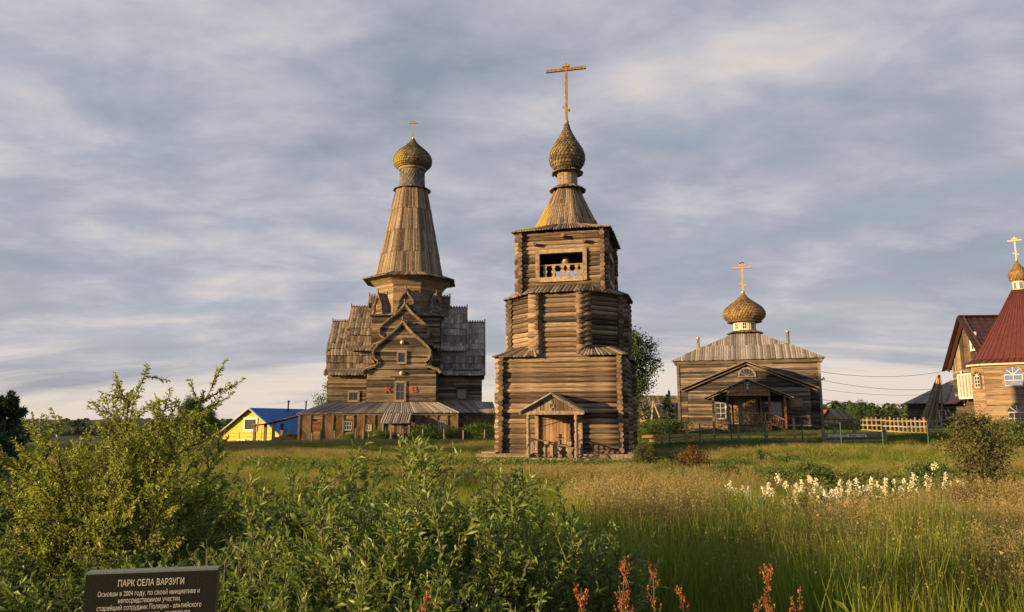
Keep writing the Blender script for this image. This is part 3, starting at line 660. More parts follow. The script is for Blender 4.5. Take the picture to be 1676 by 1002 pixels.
# low plank deck round the foot
rgd = random.Random(3)
def deck(x0, x1, y0, y1, h, nlay, name, mat):
    mb = MB()
    for k in range(nlay):
        z = -.28 + (h + .26) * (k + .5) / nlay
        mb.box(((x0 + x1) / 2 + rgd.uniform(-.03, .03), y0 + .02 + (nlay - 1 - k) * .03, z), (x1 - x0 + .1, .06, (h + .26) / nlay * .86))
    mb.build(name + '_side', mat, tower, stuff=False)
    n = int((y1 - y0) / .16)
    for k in range(n):
        mb = MB(); mb.box(((x0 + x1) / 2 + rgd.uniform(-.04, .04), y0 + (k + .5) * (y1 - y0) / n, h + rgd.uniform(-.008, .008)), (x1 - x0 + .14, (y1 - y0) / n * .9, .05)); mb.build('plank', mat, tower)
deck(-3.75, -1.45, -4.15, -3.1, .30, 6, 'deck', 'board'); deck(1.25, 3.75, -3.9, -3.1, .32, 5, 'deck', 'post')
mb = MB(); mb.box((0, 0, -.16), (5.9, 5.9, .5)); mb.box((pcx, py0 - .8, -.14), (2.3, 1.4, .36)); mb.build('foundation', 'stone', tower)
for x in (pcx - 1.12, pcx + 1.12): mb = MB(); mb.box((x, yf, -.16), (.2, .2, .36)); mb.build('post_foot', 'trim', tower)
for k in range(2): mb = MB(); mb.box((pcx, yf - .32 - .28 * k, -.05 - .13 * k), (2.1, .3, .07)); mb.build('step', 'post', tower)
mb = MB()
for k in range(4): mb.box((-3.45 - .1 * 0, -.3, .05 + k * .1), (.7, 6.2, .085)); mb.box((3.45, -.1, .05 + k * .11), (.62, 6.0, .09))
mb.build('side_deck', 'board', tower)
mb = MB(); rgd = random.Random(8)
for k in range(26):
    a = rgd.uniform(.18, .34); x = rgd.uniform(1.2, 4.3); y = -4.1 - rgd.random() * .4; pts = [(a * rgd.uniform(.4, 1), a * zz) for zz in (-.4, 0, .4)]
    mb.lathe([(.01, -.4 * a)] + [(a * .8, -.2 * a), (a, .05 * a), (a * .6, .35 * a), (.01, .42 * a)], 7, (x, y, .06), False, rgd.random() * 6)
mb.build('foundation_stones', 'stone', tower, stuff=True)

# ------------------------------------------------------------------ the tall tent-roofed church
AZ = -.12
church = thing('tent_church', 'tall weathered wooden church with high tent roof and keel-shaped gables beside the blue-roofed house', 'church', (-11.5, 82, AZ), R(3))
def boch(hw, h, ext=.55):
    P = [(hw + ext, -.28), (hw + ext * .45, .10), (.76 * hw, .45), (.70 * hw, .09 * h + .25), (.80 * hw, .20 * h), (.86 * hw, .30 * h), (.84 * hw, .40 * h), (.72 * hw, .51 * h), (.52 * hw, .63 * h), (.31 * hw, .75 * h), (.14 * hw, .88 * h), (.03, h)]
    return P
def profx(P, z):
    for (a, za), (b_, zb) in zip(P[2:], P[3:]):
        if za <= z <= zb: return a + (b_ - a) * (z - za) / max(zb - za, 1e-6)
    return P[2][0] if z < P[2][1] else 0
def bochka(parent, T, hw, h, z0, ya, yb, mat, seed=0, wide=.33, face=True, hole=(), ext=.55, bargew=.26, wallmat='siding', crest=True):
    """keel-arched roof running along local y from ya (front) to yb; T places it"""
    P = boch(hw, h, ext); tiers = []
    L_ = [0]
    for a, b_ in zip(P, P[1:]): L_.append(L_[-1] + math.hypot(b_[0] - a[0], b_[1] - a[1]))
    def at(s):
        for i in range(len(P) - 1):
            if s <= L_[i + 1]: t = (s - L_[i]) / (L_[i + 1] - L_[i]); return P[i][0] + (P[i + 1][0] - P[i][0]) * t, P[i][1] + (P[i + 1][1] - P[i][1]) * t
        return P[-1]
    nt_ = max(3, round(L_[-1] / .85)); n = max(3, int(abs(yb - ya) / wide))
    mb = MB(); mb.T = T
    for sg in (-1, 1):
        for q in range(nt_):
            s0, s1 = L_[-1] * q / nt_, L_[-1] * (q + 1) / nt_
            a, b_ = at(s0), at(s1); off = .12
            lo0, lo1 = V3(sg * (a[0] + off * .8), ya, z0 + a[1] - .06), V3(sg * (a[0] + off * .8), yb, z0 + a[1] - .06)
            hi0, hi1 = V3(sg * b_[0], ya, z0 + b_[1]), V3(sg * b_[0], yb, z0 + b_[1])
            md = at((s0 + s1) / 2); m0, m1 = V3(sg * (md[0] + off * .4), ya, z0 + md[1]), V3(sg * (md[0] + off * .4), yb, z0 + md[1])
            # concave-convex course: two joined leaves per course
            boards(mb, hi0, hi1, lo0, lo1, n, t=.05, ridge=.02, point=.09, seed=seed + q + (50 if sg > 0 else 0), jit=.025)
        # solid shell below the boards
        vs = []
        for x, z in P: vs += [V3(sg * (x - .05), ya + .05, z0 + z - .03), V3(sg * (x - .05), yb, z0 + z - .03)]
        mb.add(vs, [(2 * i, 2 * i + 1, 2 * i + 3, 2 * i + 2) for i in range(len(P) - 1)])
    mb.build('keel_roof', mat, parent, stuff=True)
    if crest:
        mb = MB(); mb.T = T; k = int(abs(yb - ya) / .28)
        for i in range(k): mb.box((0, ya + (i + .5) * (yb - ya) / k, z0 + h + .10), (.10, .17, .26))
        mb.box((0, (ya + yb) / 2, z0 + h + .01), (.16, abs(yb - ya), .12)); mb.build('ridge_crest', 'siding', parent)
    mb = MB(); mb.T = T
    for sg in (-1, 1):
        for (a, b_) in zip(P, P[1:]):
            for (d0, d1, yo, dpt) in ((0, bargew * .5, ya - .16, .14), (bargew * .5, bargew, ya - .08, .12)):
                A, B = Vector((sg * a[0], 0, z0 + a[1])), Vector((sg * b_[0], 0, z0 + b_[1])); dv = (B - A).normalized(); nn = Vector((-dv.z, 0, dv.x)) * (1 if sg > 0 else -1)
                if nn.x * sg > 0: nn = -nn
                q = [A + nn * d0 * .9, B + nn * d0 * .9, B + nn * d1, A + nn * d1]
                mb.add([p + V3(0, yo, 0) for p in q] + [p + V3(0, yo + dpt, 0) for p in q], [(0, 1, 2, 3), (4, 7, 6, 5), (0, 4, 5, 1), (2, 6, 7, 3), (0, 3, 7, 4), (1, 5, 6, 2)])
    mb.lathe([(.07, -.35), (.09, 0), (.05, .12), (.09, .2), (.02, .38)], 8, (0, ya - .1, z0 + h + .05))
    mb.build('bargeboard', 'trim' if wallmat != 'siding_dark' else 'siding', parent)
    if face:
        mb = MB(); mb.T = T; siding(mb, (0, ya + .12, z0), (1, 0, 0), .0, h - .1, lambda z: (-profx(P, z), profx(P, z)), .2, hole, seed=seed + 3)
        vs = [V3(sg * x, ya + .14, z0 + z) for sg, pts in ((1, P[2:]), (-1, P[2:][::-1])) for x, z in pts]
        mb.add(vs, [tuple(range(len(vs)))]); mb.build('gable_wall', wallmat, parent, stuff=True)
arms = [(0, 7.4, 12.0, 14.1), (1, 8.1, 12.85, 14.5), (2, 8.1, 12.7, 14.4), (3, 8.1, 12.85, 14.5)]
for s, RR, za, zb in arms:
    T = Matrix.Rotation(math.pi / 2 * s, 4, 'Z'); hwx = 3.45 if s in (0, 2) else 3.3; wt = 7.05
    mb = MB(); mb.T = T
    if s == 0: holes = [(-.62, .42, 3.8, 6.05)]
    else: holes = []
    siding(mb, (0, -RR, 0), (1, 0, 0), -.3, wt + .25, lambda z: (-hwx - .0, hwx), .2, holes, seed=s)
    siding(mb, (hwx, 0, 0), (0, 1, 0), -.3, wt + .25, lambda z: (-RR, -3.0), .2, seed=s + 20)
    siding(mb, (-hwx, 0, 0), (0, -1, 0), -.3, wt + .25, lambda z: (3.0, RR), .2, [(5.1, 6.1, 4.05, 5.0)] if s == 3 else [], seed=s + 30)
    mb.prism([(-hwx + .01, -RR + .01), (hwx - .01, -RR + .01), (hwx - .01, -3), (-hwx + .01, -3)], -.4, wt + .3)
    mb.build('arm_wall', 'siding', church, stuff=True)
    ho = [(-.42, .42, .55, 1.62)] if s == 0 else []
    bochka(church, T, hwx, za - wt, wt, -RR - .25, -3.3, 'greyroof' if s == 1 else 'roofboard', seed=s * 7, hole=ho)
    bochka(church, T, 3.05 if s else 3.1, zb - 9.7, 9.7, -RR + 1.75, -3.3, 'greyroof' if s == 1 else 'roofboard', seed=s * 7 + 3, ext=.25)
HW = 3.62
mb = MB()
for s in range(4):
    mb.T = Matrix.Rotation(math.pi / 2 * s, 4, 'Z'); siding(mb, (0, -HW, 0), (1, 0, 0), 6.5, 13.15, lambda z: (-HW, HW), .2, seed=s + 60)
mb.T = None; mb.box((0, 0, 9.8), (2 * HW - .04, 2 * HW - .04, 6.6)); mb.build('central_block', 'siding', church, stuff=True)
OAP = 3.5
mb = MB(); flare = [(13.1, OAP), (16.2, OAP), (16.5, OAP + .1), (16.85, OAP + .34), (17.15, OAP + .7), (17.42, OAP + 1.12)]
rgo = random.Random(4)
for i in range(8):
    mb.T = Matrix.Rotation(math.pi / 4 * i, 4, 'Z'); z = 13.1
    def apo(z):
        for (z0_, a0_), (z1_, a1_) in zip(flare, flare[1:]):
            if z0_ <= z <= z1_: return a0_ + (a1_ - a0_) * (z - z0_) / (z1_ - z0_)
        return flare[-1][1]
    while z < 17.4:
        zt = min(z + .21 * rgo.uniform(.85, 1.15), 17.42); A0, A1 = apo(z), apo(zt); o_ = .045 * rgo.uniform(.6, 1.3); t8 = math.tan(math.pi / 8)
        w0, w1 = A0 * t8, A1 * t8
        mb.add([(-w0, -A0, z), (w0, -A0, z), (-w0, -A0 - o_, z), (w0, -A0 - o_, z), (-w1, -A1 - .008, zt), (w1, -A1 - .008, zt)], [(0, 1, 3, 2), (2, 3, 5, 4)]); z = zt
mb.T = None
for (z0_, a0_), (z1_, a1_) in zip(flare, flare[1:]):
    lo = ngon(8, a0_ - .01, z0_); hi = ngon(8, a1_ - .01, z1_); mb.add(lo + hi, [(i, (i + 1) % 8, 8 + (i + 1) % 8, 8 + i) for i in range(8)])
mb.build('octagon_wall', 'siding_tan', church, stuff=True)
mb = MB(); si = ngon(8, OAP, 13.45)
for i in range(8):
    a, b_ = si[i], si[(i + 1) % 8]; q = 3.95
    if i % 2 == 0 or True:
        oa = V3(*[c * q / max(abs(a.x), abs(a.y)) for c in a[:2]], 13.1); ob = V3(*[c * q / max(abs(b_.x), abs(b_.y)) for c in b_[:2]], 13.1)
        same = (abs(abs(oa.x) - q) < 1e-3 and abs(abs(ob.x) - q) < 1e-3) or (abs(abs(oa.y) - q) < 1e-3 and abs(abs(ob.y) - q) < 1e-3)
        if same: boards(mb, a, b_, oa, ob, 14, seed=i, ridge=.04, point=.03)
        else:
            c = V3(math.copysign(q, a.x + b_.x), math.copysign(q, a.y + b_.y), 13.05); mm = (a + b_) / 2
            boards(mb, a, mm, oa, c, 8, seed=i, ridge=.04, point=.03); boards(mb, mm, b_, c, ob, 8, seed=i + 9, ridge=.04, point=.03)
mb.build('shoulder_roof', 'greyroof', church, stuff=True)
for i in range(8):
    T = Matrix.Rotation(math.pi / 4 * i, 4, 'Z')
    if i % 2: bochka(church, T, .86, 2.3, 13.3, -OAP - .85, -OAP + .1, 'shingle_grey', seed=i, wide=.25, ext=.02, bargew=.14, crest=False)
    else: bochka(church, T, .95, 2.0, 13.75, -OAP - .9, -OAP + .1, 'shingle_grey', seed=i, wide=.25, ext=.05, bargew=.16, crest=True)
# raised lattice on the small keel gables
mb = MB()
for i in range(8):
    mb.T = Matrix.Rotation(math.pi / 4 * i, 4, 'Z'); yy = -OAP - .80
    zb_ = 13.6 if i % 2 else 14.1
    for k in range(6):
        for q in range(7):
            x = -.45 + k * .18 + (q % 2) * .09; z = zb_ + q * .19
            if abs(x) < .55 * (1 - q / 8.5): mb.box((x, yy, z), (.09, .05, .09), M4=Matrix.Rotation(R(45), 3, 'Y'))
mb.build('gable_lattice', 'shingle_grey', church, stuff=True)
mb = MB(); lo = ngon(8, 5.0, 17.34); hi = ngon(8, 3.72, 17.85)
for i in range(8): boards(mb, hi[i], hi[(i + 1) % 8], lo[i], lo[(i + 1) % 8], 22, t=.07, seed=i, ridge=.03, point=.03)
lo2 = ngon(8, 4.95, 17.30); mb.add(lo2 + ngon(8, 4.5, 17.28), [(i, 8 + i, 8 + (i + 1) % 8, (i + 1) % 8) for i in range(8)])
mb.build('eaves', 'roofboard', church, stuff=True)
tent(church, [(3.68, 17.8), (3.19, 20.45), (2.70, 23.05), (2.22, 25.6), (1.74, 28.15)], 20, 'tentroof', point=.09)
ring_skirt(church, 28.35, 1.5, 2.12, .28, 34)
mb = MB(); onion(mb, [(1.46, 28.1), (1.40, 29.2), (1.38, 30.4), (1.45, 30.7)], 9, 30, lift=.05); mb.build('neck', 'shingle_grey', church, stuff=True)
mb = MB(); mb.lathe([(1.5, 30.4), (1.62, 30.5), (1.62, 30.62), (1.4, 30.7)], 30); mb.build('neck_ring', 'trim', church)
mb = MB(); onion(mb, dome_prof(2.2, 3.75, 0, 30.65), 19, 44, lift=.07); mb.build('onion_dome', 'shingle', church, stuff=True)
cross(church, 34.25, 2.4, 1.05, .13, 'gilt')
# windows, lamps, letters on the front arm
window(church, (0, -7.4, 0), (1, 0, 0), -.08, 3.95, .82, 1.75, 2, 2, case=.17, sm='trim', label='tall window between the red letters')
window(church, (0, -7.55, 0), (1, 0, 0), .0, 7.72, .68, 1.0, 1, 1, case=.16, off=.1, sm='trim')
window(church, (-8.1, -3.3, 0), (1, 0, 0), 2.75, 4.05, .9, .85, 2, 1, case=.16, sm='trim')
window(church, (3.4, -3.3, 0), (1, 0, 0), 2.6, 4.3, .95, .85, 2, 1, case=.10, sm='siding_dark', fm='siding_dark')
for z in (7.0 - .35, 9.75):
    mb = MB(); mb.lathe([(.01, .16), (.14, .13), (.21, 0), (.21, -.06)], 12); o = mb.build('round_lamp', 'cream', church); o.location = (0, -7.5 - (.15 if z > 8 else .06), z); o.rotation_euler = (R(90), 0, 0)
for pieces in ([((-1.60, 4.76), (-1.12, 5.30)), ((-1.60, 5.30), (-1.12, 4.76))],
               [((1.04, 4.76), (1.04, 5.32)), ((1.04, 5.29), (1.40, 5.29)), ((1.40, 5.32), (1.40, 5.03)), ((1.04, 5.04), (1.46, 5.04)), ((1.46, 5.06), (1.46, 4.76)), ((1.04, 4.79), (1.46, 4.79))]):
    mb = MB()
    for n_, (a, b_) in enumerate(pieces): mb.beam((a[0], -7.51 - .004 * n_, a[1]), (b_[0], -7.51 - .004 * n_, b_[1]), .03, .11, (0, 1, 0)) if False else mb.beam((a[0], -7.51 - .004 * n_, a[1]), (b_[0], -7.51 - .004 * n_, b_[1]), .11, .03, (0, 1, 0))
    mb.build('red_letter', 'redpaint', church)
# herringbone gallery
gal = [(-9.6, -5.3, -9.0, -6.4), (-5.3, 5.7, -9.6, -7.5), (5.7, 9.3, -6.2, -3.4)]
mbw = MB(); mbp = []
rgg = random.Random(21)
for gi, (x0, x1, yf_, yb_) in enumerate(gal):
    n = round((x1 - x0) / 1.02); w = (x1 - x0) / n
    mbw.box(((x0 + x1) / 2, (yf_ + yb_) / 2 + .05, 1.1), (x1 - x0 - .02, yb_ - yf_ - .06, 2.9))
    wins = {0: [1], 1: [0, 9], 2: []}[gi]
    for k in range(n):
        a, b_ = x0 + k * w, x0 + (k + 1) * w
        if gi == 1 and k in (4, 5, 6): continue
        if k in wins:
            siding(mbw, (0, yf_, 0), (1, 0, 0), -.2, 2.5, lambda z: (a + .05, b_ - .05), .2, [(a + .1, b_ - .1, .95, 1.95)], seed=k)
            if gi == 0: mb = MB(); [mb.box(((a + b_) / 2, yf_ - .04, 1.0 + j * .16), (w - .25, .05, .14)) for j in range(6)]; mb.build('boarded_window', 'redtrim', church)
            else: window(church, (0, yf_, 0), (1, 0, 0), (a + b_) / 2, 1.05, w - .32, .8, 3, 2, case=.07, fm='siding', sm='bluepaint', off=.05)
        elif gi == 1 and k == 2:
            herringbone(mbw, (0, yf_, 0), (1, 0, 0), (a + .06, b_ - .06, -.2, .85), 1, seed=k); herringbone(mbw, (0, yf_, 0), (1, 0, 0), (a + .06, b_ - .06, 1.65, 2.5), -1, seed=k)
            window(church, (0, yf_, 0), (1, 0, 0), (a + b_) / 2, .95, .5, .6, 2, 1, case=.05, fm='post', sm='cream', glass='cream')
        else: herringbone(mbw, (0, yf_, 0), (1, 0, 0), (a + .06, b_ - .06, -.2, 2.5), 1 if k % 2 else -1, seed=gi * 20 + k)
    for k in range(n + 1):
        if gi == 1 and k in (5, 6): continue
        mb = MB(); mb.box((x0 + k * w, yf_ - .05, 1.1), (.15, .14, 2.85)); mb.build('gallery_post', 'siding', church)
    for (za_, zb_) in ((2.45, 2.6),):
        mb = MB(); mb.box(((x0 + x1) / 2, yf_ - .06, 2.52), (x1 - x0, .14, .12)); mb.build('gallery_beam', 'siding', church)
mbw.build('gallery_wall', 'door', church, stuff=True)
mb = MB()
boards(mb, (-8.3, -3.4, 3.75), (-3.2, -7.0, 3.75), (-9.85, -9.2, 2.6), (-5.3, -9.3, 2.7), 26, t=.06, seed=1, ridge=.045, point=.03)
boards(mb, (-8.3, 3.0, 3.75), (-8.3, -3.4, 3.75), (-9.85, 3, 2.6), (-9.85, -9.2, 2.6), 26, t=.06, seed=3, ridge=.045)
boards(mb, (-3.6, -7.3, 3.78), (3.6, -7.3, 3.78), (-5.5, -9.82, 2.72), (5.9, -9.82, 2.72), 52, t=.06, seed=2, ridge=.045, point=.03)
boards(mb, (3.6, -7.3, 3.78), (3.6, -3.2, 3.78), (5.9, -9.82, 2.72), (5.9, -6.5, 2.72), 14, t=.06, seed=4, ridge=.045)
boards(mb, (3.3, -3.3, 3.9), (9.3, -3.3, 3.9), (5.6, -6.6, 2.75), (9.6, -6.6, 2.75), 24, t=.06, seed=5, ridge=.045, point=.03)
mb.build('gallery_roof', 'greyroof', church, stuff=True)
mb = MB(); boards(mb, (-1.35, -10.0, 2.62), (1.35, -10.0, 2.62), (-1.5, -11.7, 1.72), (1.25, -11.7, 1.72), 12, t=.06, seed=6, ridge=.045); mb.build('entry_roof', 'greyroof', church)
mb = MB()
for k in range(10): mb.box((-1.05 + k * .235, -11.2, .8), (.22, .05, 1.75))
mb.box((-1.2, -10.5, .9), (.08, 1.4, 1.9)); mb.box((1.2, -10.5, .9), (.08, 1.4, 1.9)); mb.build('entry_door', 'siding_dark', church)
for x in (-1.28, 1.18): mb = MB(); mb.box((x, -11.3, .85), (.15, .15, 1.9)); mb.build('entry_post', 'post', church)
# open stair shelter at the far left of the gallery
mb = MB(); boards(mb, (-9.6, -6.0, 2.55), (-9.6, -8.6, 2.55), (-13.0, -6.0, 1.65), (-13.0, -8.6, 1.65), 12, t=.07, seed=8); boards(mb, (-13.0, -6.0, 1.65), (-13.0, -8.6, 1.65), (-14.3, -6, 1.5), (-14.3, -8.6, 1.5), 12, t=.07, seed=9); mb.build('stair_roof', 'siding_dark', church)
for x, y in ((-14.0, -8.3), (-13.55, -6.2), (-12.2, -8.3), (-11.9, -6.3)): mb = MB(); mb.box((x, y, .7), (.26, .26, 1.9)); mb.build('shelter_post', 'trim', church)
mb = MB(); mb.beam((-12.1, -8.4, -.1), (-10.3, -8.4, .95), .12, .3); mb.box((-11.2, -8.35, .1), (1.7, .06, .5)); mb.build('stair', 'post', church)

# ------------------------------------------------------------------ the low hip-roofed church with a golden-brown dome
CZ = gz(20.5, 64) - .02
hip = thing('hip_roof_church', 'low dark wooden church with hipped roof, gabled porch and wide brown onion dome', 'church', (22.2, 70, CZ), R(-17.7))
B = 5.85; ez = 6.1
mb = MB()
for s in range(4):
    mb.T = Matrix.Rotation(math.pi / 2 * s, 4, 'Z'); siding(mb, (0, -B, 0), (1, 0, 0), -.5, ez, lambda z: (-B, B), .17, seed=s + 5, out=.06)
mb.T = None; mb.box((0, 0, 2.7), (2 * B - .04, 2 * B - .04, 6.6)); mb.build('main_wall', 'siding_dark', hip, stuff=True)
mb = MB()
for s in range(4):
    mb.T = Matrix.Rotation(math.pi / 2 * s, 4, 'Z'); mb.box((-B, -B, 2.75), (.22, .22, 6.5)) if True else None
    mb.beam((-B - .3, -B - .18, ez - .12), (B + .3, -B - .18, ez - .12), .2, .34)
mb.build('cornice', 'siding_dark', hip)
mb = MB(); sq = lambda h, z: [V3(-h, -h, z), V3(h, -h, z), V3(h, h, z), V3(-h, h, z)]
tiersq = [(6.36, 6.16), (3.75, 7.55), (1.15, 8.95)]
for q in range(2):
    lo = sq(tiersq[q][0], tiersq[q][1]); hi = sq(tiersq[q + 1][0], tiersq[q + 1][1] + (.05 if q == 0 else 0))
    for i in range(4): boards(mb, hi[i], hi[(i + 1) % 4], lo[i], lo[(i + 1) % 4], 62 if q == 0 else 38, t=.04, ridge=.018, seed=i + q * 5, jit=.02, par=True)
mb.build('hip_roof', 'greyroof', hip, stuff=True)
mb = MB(); mb.prism([tuple(p[:2]) for p in ngon(8, 1.12)], 8.6, 9.12); mb.build('drum_base', 'redtrim', hip)
ring_skirt(hip, 9.3, 1.05, 1.62, .2, 28, 'siding')
mb = MB(); mb.prism([tuple(p[:2]) for p in ngon(8, .98)], 9.1, 10.25)
mb.build('drum', 'cream', hip)
for i in range(8):
    a = math.pi / 4 * i; u = Vector((math.cos(a), math.sin(a), 0)); n_ = u.cross(Vector((0, 0, 1)))
    window(hip, n_ * .98, u, 0, 9.42, .42, .62, 2, 2, case=.04, fm='white', sm='white', off=.0, glass='glass' if i % 3 else 'glass', depth=.06)
mb = MB(); mb.lathe([(1.02, 10.18), (1.6, 10.14), (1.62, 10.2), (1.1, 10.3)], 24); mb.build('drum_cap', 'siding', hip)
mb = MB(); onion(mb, dome_prof(1.95, 2.75, 0, 10.22), 16, 44, lift=.06); mb.build('onion_dome', 'shingle_gold', hip, stuff=True)
cross(hip, 12.9, 3.0, 1.75, .15, 'gilt', bars=.62)
mb = MB(); mb.tube([(-.3, 0, 16.0), (-.12, 0, 15.92), (.1, 0, 15.98), (.26, 0, 15.9)], [.01, .07, .06, .01], 6); mb.build('cross_finial', 'iron', hip)
for x, y, z0, hh in ((-4.15, -3.4, 7.0, 1.35), (3.65, -3.2, 7.1, 1.6)):
    mb = MB(); mb.lathe([(.13, z0), (.13, z0 + hh), (.19, z0 + hh + .02), (.19, z0 + hh + .12), (.02, z0 + hh + .22)], 12, (x, y, 0)); mb.build('stove_pipe', 'steel', hip)
# vestibule with gable
Nw, ny, na, ne = 4.85, -8.75, 5.8, 3.55
mb = MB(); slope = (na - ne) / 5.45
gx = lambda z: (-Nw, Nw) if z < na - slope * Nw - .2 else (-(na - .12 - z) / slope, (na - .12 - z) / slope)
siding(mb, (0, ny, 0), (1, 0, 0), -.5, na - .2, gx, .165, [(-1.5, .95, -.5, 2.7)], seed=77, out=.06)
siding(mb, (-Nw, 0, 0), (0, -1, 0), -.5, 3.6, lambda z: (B, -ny), .165, seed=78); siding(mb, (Nw, 0, 0), (0, 1, 0), -.5, 3.6, lambda z: (ny, -B), .165, seed=79)
vs = [V3(-Nw, ny + .02, -.5), V3(Nw, ny + .02, -.5), V3(Nw, ny + .02, na - slope * Nw - .15), V3(0, ny + .02, na - .15), V3(-Nw, ny + .02, na - slope * Nw - .15)]
mb.slab(vs, (0, -1, 0), 2.9); mb.build('vestibule_wall', 'siding_dark', hip, stuff=True)
mb = MB(); gable_roof(mb, -5.5, 0, 5.5, na + .05, ne, ne, ny - .45, -B, 14, t=.07, seed=9); mb.build('vestibule_roof', 'greyroof', hip)
mb = MB()
for sx in (-1, 1): mb.beam((sx * 5.5, ny - .4, ne - .08), (0, ny - .4, na - .06), .07, .26, (0, 1, 0)); mb.beam((sx * 5.35, ny - .22, ne - .26), (0, ny - .22, na - .26), .1, .16, (0, 1, 0))
mb.build('bargeboard', 'siding', hip)
# half-round window
mb = MB(); K = 14; zc_, r_ = 4.55, .58
for k in range(K):
    a, b_ = math.pi * k / K, math.pi * (k + 1) / K
    q = [(math.cos(a) * r_, math.sin(a) * r_), (math.cos(a) * (r_ + .15), math.sin(a) * (r_ + .15)), (math.cos(b_) * (r_ + .15), math.sin(b_) * (r_ + .15)), (math.cos(b_) * r_, math.sin(b_) * r_)]
    mb.slab([V3(x, ny - .14, zc_ + z) for x, z in q], (0, -1, 0), .14)
mb.box((0, ny - .08, zc_ - .05), (1.5, .14, .1))
for a in (30, 60, 90, 120, 150): mb.beam((0, ny - .11, zc_), (math.cos(R(a)) * r_, ny - .11, zc_ + math.sin(R(a)) * r_), .04, .04, (0, 1, 0))
o = mb.build('half_round_window', 'post', hip)
mb = MB(); mb.add([V3(math.cos(math.pi * k / K) * r_, ny - .075, zc_ + math.sin(math.pi * k / K) * r_) for k in range(K + 1)], [tuple(range(K + 1))[::-1]]); mb.build('pane', 'glass', o)
# porch
pz, pyf = .62, ny - 1.95
mb = MB(); gable_roof(mb, -3.45, 0, 3.45, 4.22, 2.72, 2.72, pyf - .25, ny + .0, 9, t=.08, seed=4); mb.build('porch_roof', 'greyroof', hip)
mb = MB()
for sx in (-1, 1): mb.beam((sx * 3.45, pyf - .22, 2.68), (0, pyf - .22, 4.18), .06, .14, (0, 1, 0))
mb.build('porch_bargeboard', 'post', hip)
mb = MB()
siding(mb, (0, pyf, 0), (1, 0, 0), 2.85, 4.0, lambda z: (-(4.08 - z) / .435, (4.08 - z) / .435) if z > 3.2 else (-1.62, 1.7), .15, seed=5, out=.03)
for sx in (-1, 1): mb.beam((sx * 3.2, pyf + .02, 2.62), (sx * 1.5, pyf + .02, 3.32), .06, .3, (0, 1, 0))
mb.build('porch_gable', 'door', hip)
for x in (-2.72, -1.58, 1.62, 2.78):
    mb = MB(); mb.box((x, pyf + .08, 1.35), (.17, .17, 2.9)); mb.build('porch_post', 'redtrim' if x > 0 else 'siding_dark', hip)
mb = MB(); mb.box((0, (pyf + ny) / 2, pz - .06), (3.6, 1.95, .1)); mb.box((0, pyf + .15, .25), (3.3, .1, .6)); mb.build('porch_floor', 'siding', hip)
mb = MB()
for k in range(27):
    x = -1.5 + k * .12; mb.box((x, pyf + .1, pz + .45), (.055, .04, .72))
for sx in (-1, 1):
    for k in range(8): x = sx * (1.72 + k * .13); mb.box((x, pyf + .1, pz + .36 - k * .07), (.055, .04, .70))
    mb.beam((sx * 1.6, pyf + .1, pz + .84), (sx * 2.75, pyf + .1, pz + .28), .07, .07); mb.beam((sx * 1.6, pyf + .1, pz + .05), (sx * 2.75, pyf + .1, pz - .5), .07, .12)
mb.box((0, pyf + .1, pz + .84), (3.2, .09, .07)); mb.box((0, pyf + .1, pz + .1), (3.2, .07, .06)); mb.build('balustrade', 'door', hip, stuff=True)
for sx in (-1, 1):
    mb = MB()
    for k in range(5): mb.box((sx * .5 + (k - 2) * .19 - .2, ny - .05, pz + 1.0), (.18, .05, 2.0))
    mb.build('door', 'siding_tan', hip)
mb = MB(); mb.box((-.2, ny - .07, pz + 2.1), (2.4, .1, .16)); mb.box((-1.38, ny - .07, pz + 1), (.12, .1, 2.1)); mb.box((.98, ny - .07, pz + 1), (.12, .1, 2.1)); mb.beam((-1.1, ny - .1, pz + 1.6), (-.4, ny - .1, pz + 1.66), .03, .05); mb.beam((0, ny - .1, pz + 1.66), (.7, ny - .1, pz + 1.6), .03, .05); mb.build('door_frame', 'door', hip)
for x in (-2.22, 2.16): window(hip, (0, ny, 0), (1, 0, 0), x, 1.05, .82, 1.3, 2, 3, case=.08, fm='siding_dark', sm='bluepaint', off=.08)
mb = MB(); mb.box((0, pyf - .06, 3.62), (.5, .05, .72)); o = mb.build('icon_board', 'post', hip)
mb = MB(); mb.box((0, pyf - .09, 3.6), (.32, .03, .52)); mb.build('icon_panel', 'siding_dark', o)
mb = MB(); mb.lathe([(.01, .2), (.10, .17), (.11, .05), (.03, 0)], 8, (0, pyf - .11, 3.62)); mb.box((0, pyf - .11, 3.5), (.18, .02, .25)); mb.build('icon_figure', 'cream', o)
mb = MB(); mb.box((3.7, ny - .09, 2.3), (1.0, .05, .66)); mb.build('notice_board', 'siding_tan', hip)
mb = MB(); mb.lathe([(.01, .13), (.11, .09), (.12, -.05), (.02, -.12)], 8, (-1.75, ny - .12, 1.95)); mb.build('wall_lamp', 'cream', hip)
